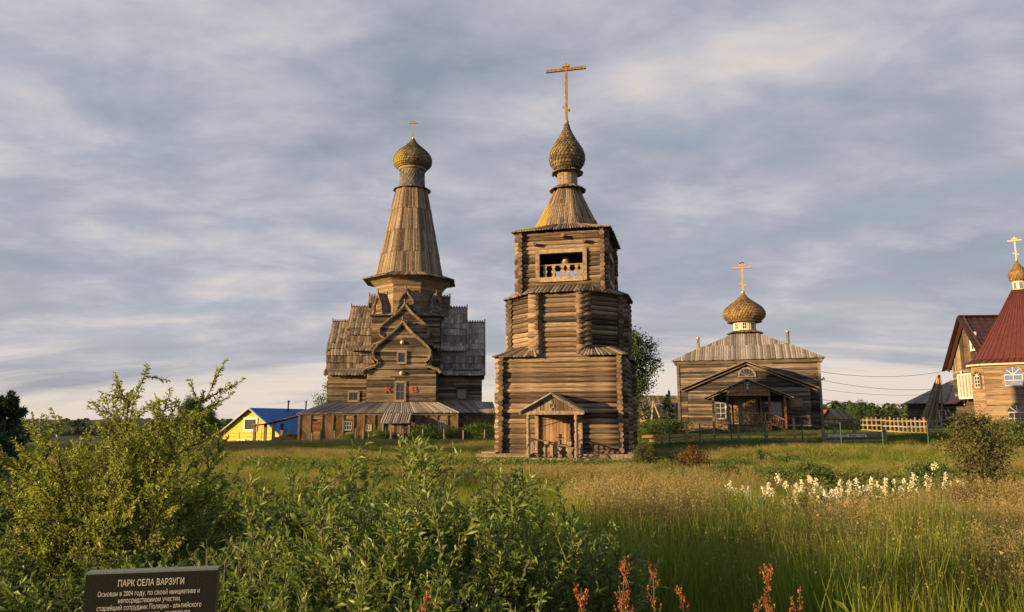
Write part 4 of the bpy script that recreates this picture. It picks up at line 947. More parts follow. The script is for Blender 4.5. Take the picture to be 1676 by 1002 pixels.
# ------------------------------------------------------------------ chapel with red tent roof and its house wing
HZ = .95
chap = thing('red_roof_chapel', 'sunlit timber chapel with red metal tent roof and small onion dome at the right edge', 'chapel', (41.85, 60, HZ), R(-35))
f, T2 = 2.9, 3.8
pl = [(-f, -T2), (f, -T2), (T2, -f), (T2, f), (f, T2), (-f, T2), (-T2, f), (-T2, -f)]
cz0 = 5.2
mb = MB(); mb.prism([(x * .995, y * .995) for x, y in pl], -.6, cz0)
for i in range(8):
    a, b_ = Vector((*pl[i], 0)), Vector((*pl[(i + 1) % 8], 0)); ln = (b_ - a).length
    siding(mb, a, b_ - a, -.5, cz0, lambda z: (0, ln), .165, seed=i, out=.03)
mb.build('wall', 'siding_tan', chap, stuff=True)
mb = MB()
for i in range(8):
    a, b_ = Vector(pl[i]), Vector(pl[(i + 1) % 8]); k = 1.065
    mb.beam((a.x * k, a.y * k, cz0 + .02), (b_.x * k, b_.y * k, cz0 + .02), .12, .16)
mb.build('cornice', 'cream', chap)
mb = MB(); rp = [(1.11, cz0 + .1), (.93, cz0 + .48), (.67, cz0 + 2.35), (.41, cz0 + 4.2), (.14, cz0 + 6.25)]
for (k0, z0), (k1, z1) in zip(rp, rp[1:]):
    mb.add([(x * k0, y * k0, z0) for x, y in pl] + [(x * k1, y * k1, z1) for x, y in pl], [(i, (i + 1) % 8, 8 + (i + 1) % 8, 8 + i) for i in range(8)])
rf = mb.build('tent_roof', 'redmetal', chap)
mb = MB()
for i in range(8):
    a, b_ = Vector(pl[i]), Vector(pl[(i + 1) % 8]); n = 14 if (b_ - a).length > 2 else 3
    for j in range(n):
        p = a.lerp(b_, j / n)
        for (k0, z0), (k1, z1) in zip(rp, rp[1:]):
            mb.beam((p.x * k0, p.y * k0, z0 + .015), (p.x * k1, p.y * k1, z1 + .015), .035, .06)
mb.build('standing_seam', 'redmetal', rf, stuff=True)
dz = cz0 + 6.2
mb = MB(); mb.lathe([(.55, dz), (.5, dz + .05), (.5, dz + .75), (.58, dz + .8)], 12, smooth=False); mb.build('drum', 'cream', chap)
for i in range(8):
    a = math.pi / 4 * i + .2; mb = MB(); mb.T = Matrix.Rotation(a, 4, 'Z'); mb.box((0, -.5, dz + .4), (.2, .04, .5)); mb.build('drum_window', 'glassbright', chap)
mb = MB(); onion(mb, dome_prof(.70, 1.75, 0, dz + .8), 11, 20, lift=.03); mb.build('onion_dome', 'shingle_gold', chap, stuff=True)
cross(chap, dz + 2.5, 2.05, 1.0, .09, 'gilt', bars=.38)
for x in (-1.0, 1.5):
    window(chap, (0, -T2, 0), (1, 0, 0), x, 3.5, 1.2, 1.45, 2, 2, case=.14, fm='siding_tan', sm='white', arch=True, glass='glassbright', label='upper arched window reflecting the sky' if x < 0 else None)
    window(chap, (0, -T2, 0), (1, 0, 0), x, .55, 1.15, 1.5, 3, 2, case=.14, fm='siding_tan', sm='white', arch=True)
u = Vector((pl[0][0] - pl[7][0], pl[0][1] - pl[7][1], 0))
window(chap, (*pl[7], 0), u, u.length / 2, 3.45, .55, 1.15, 2, 3, case=.12, fm='siding', sm='white', arch=True)
wing = thing('gabled_house', 'brown boarded house with dark red metal tile roof attached behind the red-roofed chapel', 'house', (39.9, 64.4, HZ), R(-4))
# local x to the right, gable end faces -x
W2, Lx, wr, we = 2.95, 10, 9.85, 5.4
mb = MB(); sl = (wr - we) / (W2 + .45)
siding(mb, (0, 0, 0), (0, -1, 0), -.5, 5.3, lambda z: (-W2, W2), .18, seed=1, out=.03)
siding(mb, (0, -W2, 0), (1, 0, 0), -.5, 5.9, lambda z: (0, Lx), .18, seed=2)
mb.prism([(.01, -W2 + .01), (Lx, -W2 + .01), (Lx, W2), (.01, W2)], -.5, 5.8)
mb.build('wall', 'siding_dark', wing, stuff=True)
mb = MB()
for k in range(26):
    y = -W2 + (k + .5) * 2 * W2 / 26; h_ = (wr - .25) - sl * abs(y) - 5.3
    if h_ > .1: mb.box((-.03, y, 5.3 + h_ / 2), (.06, 2 * W2 / 26 * .93, h_))
mb.build('gable_boards', 'siding', wing, stuff=True)
def tile_roof(mb, side):
    n, m_ = 12, 60; vs = []; fs = []
    for i in range(n + 1):
        for step in (0, 1):
            t = i / n; y = side * (W2 + .5) * (1 - t); z = we + (wr - we) * t + (0 if step == 0 else .07)
            for j in range(m_ + 1):
                x = -.55 + (Lx + .5) * j / m_; vs.append((x, y, z + .03 * math.sin(j * 1.9)))
    w = m_ + 1
    for r_ in range(2 * n + 1):
        for j in range(m_): fs.append((r_ * w + j, r_ * w + j + 1, (r_ + 1) * w + j + 1, (r_ + 1) * w + j))
    mb.add(vs, fs)
mb = MB(); tile_roof(mb, -1); tile_roof(mb, 1); mb.beam((-.6, 0, wr + .1), (Lx, 0, wr + .1), .3, .12); mb.build('metal_tile_roof', 'brownmetal', wing)
mb = MB()
for sg in (-1, 1): mb.beam((-.58, sg * (W2 + .5), we - .05), (-.58, 0, wr + .02), .08, .3, (1, 0, 0)); mb.beam((-.3, sg * (W2 + .4), we - .03), (-.3, 0, wr - .08), .5, .06, (sg * sl, 0, 1))
mb.build('bargeboard', 'brownmetal', wing)
window(wing, (0, 0, 0), (0, -1, 0), 1.0, 6.9, .75, 1.35, 2, 3, case=.12, fm='white', sm='white')
bal = MB(); bx0, by0, by1, bz0, bz1 = -1.0, -W2 + .1, .2, 2.75, 4.75
bal.box((bx0, by0, (bz0 + bz1) / 2), (.14, .14, bz1 - bz0)); bal.box((bx0, by1, (bz0 + bz1) / 2), (.14, .14, bz1 - bz0)); bal.box((bx0, (by0 + by1) / 2, bz0), (.16, by1 - by0, .14)); bal.box((bx0, (by0 + by1) / 2, bz1), (.16, by1 - by0, .14))
for k in range(1, 6): bal.box((bx0, by0 + (by1 - by0) * k / 6, (bz0 + bz1) / 2), (.1, .08, bz1 - bz0 - .14))
bal.box((bx0 / 2, by0, bz0), (1.0, .14, .14)); bal.box((bx0 / 2, by0, bz1), (1.0, .14, .14)); o = bal.build('glazed_balcony', 'white', wing)
mb = MB(); mb.box((bx0 / 2 + .02, (by0 + by1) / 2, (bz0 + bz1) / 2), (.94, by1 - by0 - .02, bz1 - bz0 - .1)); mb.build('pane', 'curtain', o)
mb = MB(); mb.tube([(-.2, 1.2, 5.2), (-.2, 1.2, 2.2)], .09, 6); mb.build('drainpipe', 'white', wing)
for zz, yy in ((2.35, 1.9), (1.0, 1.9)):
    mb = MB(); boards(mb, (-.05, yy + 1.0, zz + .5), (-.05, yy - 1.0, zz + .5), (-1.1, yy + 1.15, zz), (-1.1, yy - 1.15, zz), 10, t=.06); mb.build('canopy', 'brownmetal', wing)
mb = MB(); mb.box((-.05, 1.75, .35), (.1, .9, 1.7)); mb.build('door', 'door', wing)
for y in (-1.6, -2.6): mb = MB(); mb.box((-.12, y, .5), (.12, .14, 2.0)); mb.build('white_post', 'white', wing)
window(wing, (0, 0, 0), (0, -1, 0), .3, .1, .8, 1.1, 2, 2, case=.1, fm='white', sm='white')

# ------------------------------------------------------------------ dark hip-roofed house and plank bundle
hX = xat(1497, 76) + 2.6
dh = thing('dark_hip_house', 'small grey log house with hipped roof and one white window behind the leaning poles', 'house', (hX + 4.3, 79, 1.35), R(-4))
mb = MB()
for k, (ox, oy, ux, uy) in enumerate(((-4.3, -3, 1, 0), (4.3, -3, 0, 1), (4.3, 3, -1, 0), (-4.3, 3, 0, -1))):
    ln = 8.6 if uy == 0 else 6
    siding(mb, (ox, oy, 0), (ux, uy, 0), -.6, 2.35, lambda z: (0, ln), .24, seed=k, out=.07)
mb.box((0, 0, .9), (8.56, 5.96, 3)); mb.build('log_wall', 'siding_dark', dh, stuff=True)
mb = MB(); E = [V3(-4.85, -3.5, 2.25), V3(4.85, -3.5, 2.25), V3(4.85, 3.5, 2.25), V3(-4.85, 3.5, 2.25)]; rA, rB = V3(-1.0, 0, 4.7), V3(1.0, 0, 4.7)
boards(mb, rA, rB, E[0], E[1], 30, seed=1); boards(mb, rB, rB + V3(0, .01, 0), E[1], E[2], 20, seed=2); boards(mb, rB, rA, E[2], E[3], 30, seed=3); boards(mb, rA, rA - V3(0, .01, 0), E[3], E[0], 20, seed=4)
mb.build('hip_roof', 'greyroof', dh, stuff=True)
window(dh, (0, -3, 0), (1, 0, 0), -3.7, .55, .62, .95, 2, 3, case=.06, fm='white', sm='white')
pb = thing('leaning_pole_stack', 'tepee of long pale poles leaning together before the small grey house', 'pole stack', (40.7, 71.5, gz(38, 71)))
rgp = random.Random(2)
for k in range(22):
    a = rgp.uniform(-1, 1); bx = -1.0 + a * .75; by = rgp.uniform(-1.2, 1.2); top = V3(.45 + rgp.uniform(-.15, .25), rgp.uniform(-.15, .15), rgp.uniform(4.4, 5.2))
    b0 = V3(bx, by, 0); mb = MB(); mb.tube([b0, b0.lerp(top, .5) + V3(0, 0, -.05), top], [.11, .09, .06], 5); mb.build('pole', 'fresh' if k % 2 else 'trim', pb)

# ------------------------------------------------------------------ yellow house with blue roof
yh = thing('yellow_house', 'yellow boarded house with bright blue metal roof and two thin chimney pipes', 'house', (xat(411, 92), 92, -1.75), R(-24))
hw, hz, hr, hL = 4.45, 2.25, 5.05, 10
sl = (hr - hz) / hw
mb = MB(); siding(mb, (0, 0, 0), (1, 0, 0), 0, hr - .1, lambda z: (-hw, hw) if z < hz else (-(hr - z) / sl, (hr - z) / sl), .2, [(-.95, .95, 2.35, 3.75)], seed=3, out=.03)
siding(mb, (hw, 0, 0), (0, 1, 0), 0, hz, lambda z: (0, hL), .2, seed=4, out=.03)
mb.prism([(-hw + .01, .02), (hw - .01, .02), (hw - .01, hL), (-hw + .01, hL)], 0, hz - .05); mb.slab([V3(-hw, .02, hz - .1), V3(hw, .02, hz - .1), V3(0, .02, hr - .1)], (0, -1, 0), hL)
mb.build('wall', 'yellow', yh, stuff=True)
for sg in (-1, 1):
    mb = MB(); A = V3(0, -.5, hr + .1); Bq = V3(sg * (hw + .55), -.5, hz - .35); n_ = 26
    for k in range(n_):
        y0, y1 = -.5 + k * (hL + .8) / n_, -.5 + (k + 1) * (hL + .8) / n_
        mb.add([(0, y0, A.z), (0, y1, A.z), (Bq.x, y1, Bq.z), (Bq.x, y0, Bq.z)], [(0, 1, 2, 3)]); mb.beam((0, y0, A.z + .02), (Bq.x, y0, Bq.z + .02), .05, .05)
    mb.build('roof_slope', 'bluemetal', yh)
mb = MB()
for sg in (-1, 1): mb.beam((sg * (hw + .55), -.5, hz - .42), (0, -.5, hr + .02), .06, .22, (0, 1, 0))
mb.build('bargeboard', 'bluepaint', yh)
window(yh, (0, 0, 0), (1, 0, 0), .0, 2.5, 1.8, 1.25, 3, 1, case=.2, fm='white', sm='post')
for x in (-1.9, .05, 1.9): window(yh, (0, 0, 0), (1, 0, 0), x + .6, .35, 1.0, .85, 2, 1, case=.12, fm='white', sm='white', label=None)
for y in (6.0, 9.5):
    mb = MB(); mb.lathe([(.09, 3.8), (.09, 6.0), (.16, 6.02), (.16, 6.12), (.02, 6.25)], 8, (.5, y, 0)); mb.build('chimney_pipe', 'iron', yh)
for x in (3.75,): 
    mb = MB(); mb.box((hw + .8, 1.0, 1.0), (.15, .15, 2.0)); mb.box((hw + .8, 6.0, 1.0), (.15, .15, 2.0)); mb.build('lean_to_post', 'greenpost', yh)

# ------------------------------------------------------------------ far village behind the churches
def far_house(name, label, px, Y, base, w, d, wallh, ridge, rz, wm, rm, win=True):
    t = thing(name, label, 'house', (xat(px, Y), Y, base), rz)
    mb = MB(); siding(mb, (0, -d / 2, 0), (1, 0, 0), 0, wallh, lambda z: (-w / 2, w / 2), .25, seed=3); mb.box((0, 0, wallh / 2), (w - .02, d - .02, wallh)); mb.slab([V3(-w / 2, -d / 2, wallh), V3(w / 2, -d / 2, wallh), V3(0, -d / 2, ridge)], (0, -1, 0), d) if False else None
    mb.slab([V3(-w / 2, -d / 2, wallh), V3(-w / 2, d / 2, wallh), V3(-w / 2, 0, ridge)][::-1], (-1, 0, 0), w)
    mb.build('wall', wm, t, stuff=True)
    mb = MB(); boards(mb, (-w / 2 - .3, 0, ridge + .1), (w / 2 + .3, 0, ridge + .1), (-w / 2 - .3, -d / 2 - .4, wallh - .15), (w / 2 + .3, -d / 2 - .4, wallh - .15), 24, t=.06); boards(mb, (w / 2 + .3, 0, ridge + .1), (-w / 2 - .3, 0, ridge + .1), (w / 2 + .3, d / 2 + .4, wallh - .15), (-w / 2 - .3, d / 2 + .4, wallh - .15), 24, t=.06); mb.build('roof', rm, t, stuff=True)
    if win:
        for x in np.arange(-w / 2 + 1.2, w / 2 - .6, 1.9): window(t, (0, -d / 2, 0), (1, 0, 0), float(x), .8, .8, 1.0, 2, 2, case=.1, fm='white', sm='white')
    return t
far_house('village_house', 'distant house with steep brown boarded roof between the bell tower and dark spruce', 1078, 112, .6, 5.5, 6, 1.6, 4.9, R(5), 'door', 'roofboard')
far_house('village_house', 'distant low house with grey roof just left of the hip-roofed church', 1108, 104, .4, 6, 5, 1.9, 3.8, R(-30), 'siding_tan', 'roofboard')
far_house('village_house', 'distant dark-gabled house rising behind the dark spruce', 1101, 125, 1.0, 6, 6, 2.6, 4.6, R(50), 'siding_dark', 'siding_dark', False)
far_house('garden_shed', 'small shed with patched pale roof beyond the picket fence', 1388, 105, .8, 5.2, 4, 1.1, 2.6, R(10), 'fresh', 'roofboard', False)
far_house('red_shed', 'tiny red shed behind the utility pole', 1339, 120, .9, 3, 4, 2.2, 2.6, 0, 'redpaint', 'redpaint', False)

# ------------------------------------------------------------------ poles and wires
def pole(label, px, Y, ptop, r=.13, arm=True):
    x = xat(px, Y); b = gz(x, Y); zt = zat(ptop, Y); t = thing('utility_pole', label, 'utility pole', (x, Y, b))
    mb = MB(); mb.tube([(0, 0, -.3), (.02, 0, (zt - b) / 2), (.05, 0, zt - b)], [r * 1.2, r, r * .75], 8); mb.build('shaft', 'post', t)
    if arm:
        mb = MB(); mb.box((0, -.1, zt - b - .9), (1.3, .1, .12)); mb.build('crossarm', 'post', t)
        for xx in (-.55, .55, 0): mb = MB(); mb.lathe([(.05, 0), (.07, .07), (.04, .16), (.01, .18)], 8, (xx, -.1, zt - b - .84 if xx else zt - b)); mb.build('insulator', 'cream', t)
    return x, Y, zt
p1 = pole('tall grey utility pole right of the hip-roofed church, with wires', 1343, 74, 606)
p2 = pole('sunlit utility pole behind the dark spruce left of the hip-roofed church', 1096, 92, 640, .2)
ap = thing('frame_pole', 'pale A-frame of poles by the distant brown roof', 'pole frame', (xat(1070, 84), 84, gz(xat(1070, 84), 84)))
for q in ((-.3, 0), (1.2, 0), (-.2, .9)): mb = MB(); mb.tube([(q[0], q[1], 0), (0, 0, zat(656, 84) - gz(17, 84))], [.12, .09], 6); mb.build('pole', 'fresh', ap)
def wire(a, b, sag, label, r=.016):
    a = Vector(a); b = Vector(b); pts = [a.lerp(b, t / 24) - V3(0, 0, 4 * sag * (t / 24) * (1 - t / 24)) for t in range(25)]
    mb = MB(); mb.tube(pts, r, 4); tag(mb.build('power_line', 'iron'), label, 'wire', 'overhead wires right of the hip-roofed church')
far_ = V3(58, 92, 9.2)
wire((p1[0], 74, p1[2] - .1), (54, 84, 8.6), 1.1, 'topmost overhead wire sagging from the utility pole towards the gabled house', .02)
wire((p1[0], 74, p1[2] - .9), (54, 84, 6.2), 1.0, 'second highest overhead wire from the utility pole', .02)
wire((p1[0] + .5, 74, p1[2] - 1.9), (54, 84, 5.7), .8, 'third overhead wire from the utility pole, nearly level', .014)
wire((p1[0], 74, p1[2] - 2.9), (53, 81, 5.3), 1.0, 'lowest overhead wire from the utility pole, sagging most', .02)
wire((p2[0], 92, p2[2] - .9), (xat(1068, 84), 84, zat(661, 84)), .1, 'short wire between the sunlit pole and the pale A-frame', .02)
wire((p2[0], 92, p2[2] - .9), (28, 96, p2[2] - 1.0), .1, 'thin wire running behind the hip-roofed church', .015)

# ------------------------------------------------------------------ fences
pf = thing('picket_fence', 'pale three-rail fence with upright posts curving across the lawn to the gabled house', 'fence', (30, 60, 0))
n = 27; tops = []
ctrl = [(1347, 66.0), (1380, 64.5), (1420, 61), (1460, 58), (1500, 55), (1540, 52)]
def cint(px):
    for (a, ya), (b_, yb) in zip(ctrl, ctrl[1:]):
        if a <= px <= b_: return ya + (yb - ya) * (px - a) / (b_ - a)
pr = None; rgf = random.Random(6)
for k in range(n):
    px = 1347 + (1540 - 1347) * (k / (n - 1)) ** .92; Y = cint(px); x = xat(px, Y); z = gz(x, Y); h_ = 1.25 + rgf.uniform(-.08, .12)
    mb = MB(); mb.beam((x - 30, Y - 60, z - .1), (x - 30 + rgf.uniform(-.04, .04), Y - 60, z + h_), .085, .07); mb.build('fence_post', 'fresh' if rgf.random() < .5 else 'post', pf)
    if pr and k % 1 == 0: tops.append((pr, (x - 30, Y - 60, z)))
    pr = (x - 30, Y - 60, z)
for i in range(0, len(tops), 3):
    for hh in (.22, .62, 1.02):
        a = tops[i][0]; b_ = tops[min(i + 2, len(tops) - 1)][1]; mb = MB(); mb.beam((a[0], a[1] - .06, a[2] + hh + rgf.uniform(-.04, .04)), (b_[0], b_[1] - .06, b_[2] + hh + rgf.uniform(-.04, .04)), .04, .10); mb.build('rail', 'fresh' if rgf.random() < .4 else 'post', pf)
df = thing('collapsed_rail', 'fallen run of thin rails between the hip-roofed church and the picket fence', 'fence', (xat(1330, 65), 65, gz(26, 65)))
for k in range(6):
    mb = MB(); mb.beam((-.9, .5 - k * .1, .7 - k * .07), (.95, 0, .75 - k * .17), .06, .09); mb.build('rail', 'post', df)
def railfence(name, label, Yf, posts, rails, h_, mats, pw=.11):
    x0 = xat(posts[0], Yf); t = thing(name, label, 'fence', (x0, Yf, gz(x0, Yf)))
    zb = gz(x0, Yf)
    for i, px in enumerate(posts):
        x = xat(px, Yf); z = gz(x, Yf) - zb; hh = h_ * rgf.uniform(.88, 1.1)
        mb = MB(); mb.beam((x - x0, .05, z - .1), (x - x0 + rgf.uniform(-.03, .03), .05, z + hh), pw * .9, pw); mb.build('fence_post', mats[i % len(mats)], t)
    for a, b_, hz, m_, th in rails:
        xa, xb = xat(a, Yf), xat(b_, Yf); mb = MB(); mb.beam((xa - x0, -.05, gz(xa, Yf) - zb + hz), (xb - x0, -.05, gz(xb, Yf) - zb + hz + rgf.uniform(-.03, .03)), .06, th); mb.build('rail', m_, t)
    return t
railfence('rail_fence', 'fresh yellow timber rail fence between the bell tower and hip-roofed church', 46, [1083, 1124, 1168, 1208, 1254], [(1050, 1143, .60, 'fresh', .16), (1062, 1143, .34, 'fresh', .16), (1144, 1200, .60, 'fresh', .12), (1144, 1200, .33, 'post', .12), (1201, 1282, .60, 'post', .11), (1201, 1282, .34, 'post', .10)], 1.35, ['fresh', 'fresh', 'post', 'post', 'post'])
railfence('rail_fence', 'short fresh yellow rail fence with one tall post right of the longer yellow fence', 45, [1300], [(1283, 1335, .62, 'fresh', .18), (1281, 1335, .33, 'fresh', .18)], 1.45, ['fresh'])
sb = railfence('parking_board', 'grey low plank barrier between two stout posts with white painted no-parking words', 44, [1347, 1366, 1398, 1447], [(1347, 1447, .60, 'post', .28), (1347, 1447, .28, 'post', .10)], .95, ['post', 'post', 'post', 'post'], .16)
sb['category'] = 'sign'
x0 = sb.location.x; text_mesh('white_words', 'МАШИНЫ НЕ СТАВИТЬ', .23, 'whitelet', sb, Matrix.Translation((xat(1384, 44) - x0, -.09, gz(xat(1384, 44), 44) - sb.location.z + .52)) @ Matrix.Rotation(R(90), 4, 'X'), bold=.004, sx=.86)
railfence('stake_fence', 'line of pale stakes with a low grey rail before the tent-roofed church gallery', 68, [511, 548, 582, 594, 640, 660, 692, 727, 758, 793], [(505, 600, .12, 'post', .12), (600, 700, .12, 'post', .12), (700, 800, .12, 'post', .12)], 1.15, ['post', 'trim', 'post'], .12)
def wirefence(label, pts, hh):
    x0, y0 = xat(*pts[0]), pts[0][1]; t = thing('wire_fence', label, 'fence', (x0, y0, 0)); tp = []
    for px, Y in pts:
        x = xat(px, Y); z = gz(x, Y); mb = MB(); mb.tube([(x - x0, Y - y0, z - .2), (x - x0, Y - y0, z + hh)], .035, 6); mb.build('fence_post', 'greenpost', t); tp.append(V3(x - x0, Y - y0, z))
    for hz in (.15, .5, .85, 1.2):
        if hz < hh: mb = MB(); mb.tube([p + V3(0, 0, hz) for p in tp], .004, 3); mb.build('wire', 'greenpost', t)
    return t
wirefence('dark green post and wire fence along the path, right of the bell tower', [(1095, 41.5), (1145, 41.3), (1196, 41), (1251, 40.4), (1312, 40.2), (1375, 39.8), (1443, 39.3), (1517, 38.6), (1600, 38), (1690, 37.2)], 1.5)
wirefence('dark green post and wire fence across the shaded grass left of the bell tower', [(352, 84), (393, 82), (429, 80), (468, 76), (504, 72), (545, 68), (588, 66), (632, 64), (679, 62), (724, 61), (764, 60), (800, 59)], 1.45)

# ------------------------------------------------------------------ granite plaque in the left foreground
pX0, pY0 = xat(140, 2.50, 1.2), 2.50; pX1, pY1 = xat(356, 2.58, 1.2), 2.58
wd = math.hypot(pX1 - pX0, pY1 - pY0); zt = zat(941, 2.5); an = math.atan2(pY1 - pY0, pX1 - pX0)
st = thing('granite_plaque', 'polished black granite slab engraved with pale lettering in the left foreground', 'plaque', (pX0, pY0, 0), an)
mb = MB(); zt2 = zt; mb.add([(0, 0, .3), (wd, 0, .3), (wd, 0, zt2), (0, 0, zt2), (0, .05, .3), (wd, .05, .3), (wd, .05, zt2), (0, .05, zt2)], [(0, 1, 2, 3), (5, 4, 7, 6), (1, 5, 6, 2), (4, 0, 3, 7)])
sl_ = mb.build('slab', 'granite', st)
mb = MB(); mb.box((wd / 2, .025, zt2 + .003), (wd, .05, .006)); mb.build('sawn_top', 'granite_edge', st)
mb = MB(); mb.box((.05, .03, .15), (.05, .05, .5)); mb.box((wd - .05, .03, .15), (.05, .05, .5)); mb.build('stand', 'iron', st)
upx = 2.5 / F_PX / math.cos(R(11))
lines = [('ПАРК СЕЛА ВАРЗУГИ', 958, 15.5, .0003, 248), ('Основан в 2004 году, по своей инициативе и', 973.5, 12, .0, 246), ('непосредственном участии,', 985, 12, .0, 247), ('старейший сотрудник Полярно - альпийского', 996.5, 12, .0, 248), ('ботанического сада - института,', 1008, 12, .0, 248)]
wpx = (108, 166, 102, 170, 138)
for (body, py, hpx, bo, cxp), wp in zip(lines, wpx):
    zz = zat(py, 2.54); o = text_mesh('engraved_line', body, hpx * upx * 1.0, 'letter', sl_, Matrix.Identity(4), bold=bo, extr=.0006)
    w_ = o.dimensions.x if o.dimensions.x > 0 else 1
    xsv = [v.co.x for v in o.data.vertices]; w_ = max(xsv) - min(xsv); s_ = wp / 216 * wd / w_
    o.data.transform(Matrix.Translation(((cxp - 141) / 216 * wd, -.0007, zz)) @ Matrix.Rotation(R(90), 4, 'X') @ Matrix.Diagonal((s_, .86, 1, 1)))
# ------------------------------------------------------------------ vegetation
def leaves(P, D, Ln, W, rs, droop=.15):
    """folded leaf blades, four triangles each"""
    N = len(P); P = np.asarray(P); D = np.asarray(D); D = D / np.linalg.norm(D, axis=1, keepdims=True)
    rv = rs.normal(size=(N, 3)); rv[:, 2] += .8
    sd_ = np.cross(D, rv); sd_ /= np.linalg.norm(sd_, axis=1, keepdims=True) + 1e-9; up = np.cross(sd_, D)
    Ln = Ln[:, None]; W = W[:, None]
    base = P; mid = P + D * Ln * .5; tip = P + D * Ln - np.array([0, 0, 1]) * Ln * droop
    ml = mid - sd_ * W * .5 + up * W * .18; mr = mid + sd_ * W * .5 + up * W * .18
    V = np.stack([base, ml, mid, mr, tip], 1).reshape(-1, 3); o = (np.arange(N) * 5)[:, None]
    Fc = np.concatenate([o + np.array([0, 2, 1]), o + np.array([0, 3, 2]), o + np.array([1, 2, 4]), o + np.array([2, 3, 4])], 1).reshape(-1, 3)
    return V, Fc
def stems_mesh(name, polys, mat, n=4):
    V = []; Fc = []
    for pts, r0, r1 in polys:
        pts = np.asarray(pts); K = len(pts); base = len(V)
        for i in range(K):
            d = pts[min(i + 1, K - 1)] - pts[max(i - 1, 0)]; d = d / (np.linalg.norm(d) + 1e-9); u = np.array([0, 0, 1.]) if abs(d[2]) < .9 else np.array([1., 0, 0])
            a = np.cross(d, u); a /= np.linalg.norm(a); b_ = np.cross(a, d); r = r0 + (r1 - r0) * i / (K - 1)
            for k in range(n): t = 2 * math.pi * k / n; V.append(pts[i] + (a * math.cos(t) + b_ * math.sin(t)) * r)
        for i in range(K - 1):
            for k in range(n): Fc.append((base + i * n + k, base + i * n + (k + 1) % n, base + (i + 1) * n + (k + 1) % n, base + (i + 1) * n + k))
    return fastmesh(name, V, Fc, mat, True)
def grow(rs, p, d, ln, up=.25, wob=.12, K=6):
    pts = [np.array(p, float)]; d = np.array(d, float); d /= np.linalg.norm(d)
    for i in range(K):
        d = d + np.array([0, 0, up / K]) + rs.normal(size=3) * wob; d /= np.linalg.norm(d); pts.append(pts[-1] + d * ln / K)
    return np.array(pts)
def shrub_meshes(seed, height, spread, n_stem, n_twig, leaf_n, leaf_l, leaf_w, lean=.5, start=.15, twig_l=.35, up=.35, spread_leaf=1.0, thick=.012, leaf='willow', stem='twig', aspect=1.0, twig_up=.5, sub=0):
    rs = np.random.RandomState(seed); polys = []; LP = []; LD = []
    for s in range(n_stem):
        a = rs.uniform(0, 2 * math.pi); rr = math.sqrt(rs.uniform()) * spread * .35; tilt = lean * math.sqrt(rs.uniform())
        b0 = np.array([math.cos(a) * rr, math.sin(a) * rr, 0]); hh = height * rs.uniform(.68, 1.05) * (1 - .25 * tilt)
        pts = grow(rs, b0, [math.cos(a) * tilt * aspect, math.sin(a) * tilt, 1], hh, up, .06, 7); polys.append((pts, thick * rs.uniform(.7, 1.1), thick * .2))
        K = len(pts) - 1
        tws = [(pts, start + .3)]
        for t in rs.uniform(start, .97, n_twig):
            q = t * K; i = int(q); p = pts[i] + (pts[i + 1] - pts[i]) * (q - i); d = pts[i + 1] - pts[i]; d /= np.linalg.norm(d)
            rv = rs.normal(size=3); rv -= rv.dot(d) * d; rv /= np.linalg.norm(rv); dd = d * .6 + rv * .9 + np.array([0, 0, twig_up * .4])
            tl = twig_l * height * rs.uniform(.5, 1.1) * (1.15 - .6 * t); tw = grow(rs, p, dd, tl, .25, .1, 4); polys.append((tw, thick * .35, thick * .1)); tws.append((tw, .1))
            for _ in range(sub):
                i2 = rs.randint(1, 4); d2 = tw[i2] - tw[i2 - 1]; d2 = d2 / np.linalg.norm(d2) + rs.normal(size=3) * .6; sb_ = grow(rs, tw[i2], d2, tl * .5, .2, .1, 3); polys.append((sb_, thick * .2, thick * .08)); tws.append((sb_, .05))
        for tw, t0 in tws:
            K2 = len(tw) - 1; ln = np.linalg.norm(np.diff(tw, axis=0), axis=1).sum(); m_ = max(3, int(leaf_n * ln))
            for t in np.linspace(t0, 1.0, m_):
                q = min(t, .9999) * K2; i = int(q); p = tw[i] + (tw[i + 1] - tw[i]) * (q - i); d = tw[i + 1] - tw[i]; d /= np.linalg.norm(d)
                rv = rs.normal(size=3); rv -= rv.dot(d) * d; rv /= np.linalg.norm(rv)
                LP.append(p); LD.append(d * rs.uniform(.35, 1.0) + rv * .75 * spread_leaf)
    LP = np.array(LP); N = len(LP); Ln = leaf_l * rs.uniform(.38, 1.28, N); W = leaf_w * rs.uniform(.7, 1.15, N)
    V, Fc = leaves(LP, np.array(LD), Ln, W, rs)
    return stems_mesh('stems', polys, stem), fastmesh('foliage', V, Fc, leaf)
def place_plant(name, label, cat, meshes, x, y, z=None, rz=0, sc=1.0, group=None, names=('stem', 'foliage')):
    t = thing(name, label, cat, (x, y, gz(x, y) - .03 if z is None else z), rz, group); t.scale = (sc, sc, sc) if not hasattr(sc, '__len__') else sc
    link(names[0], meshes[0], t); f_ = link(names[1], meshes[1], t); f_['kind'] = 'stuff'
    for extra in meshes[2:]: e_ = link(extra.name.split('.')[0], extra, t); e_['kind'] = 'stuff'
    return t
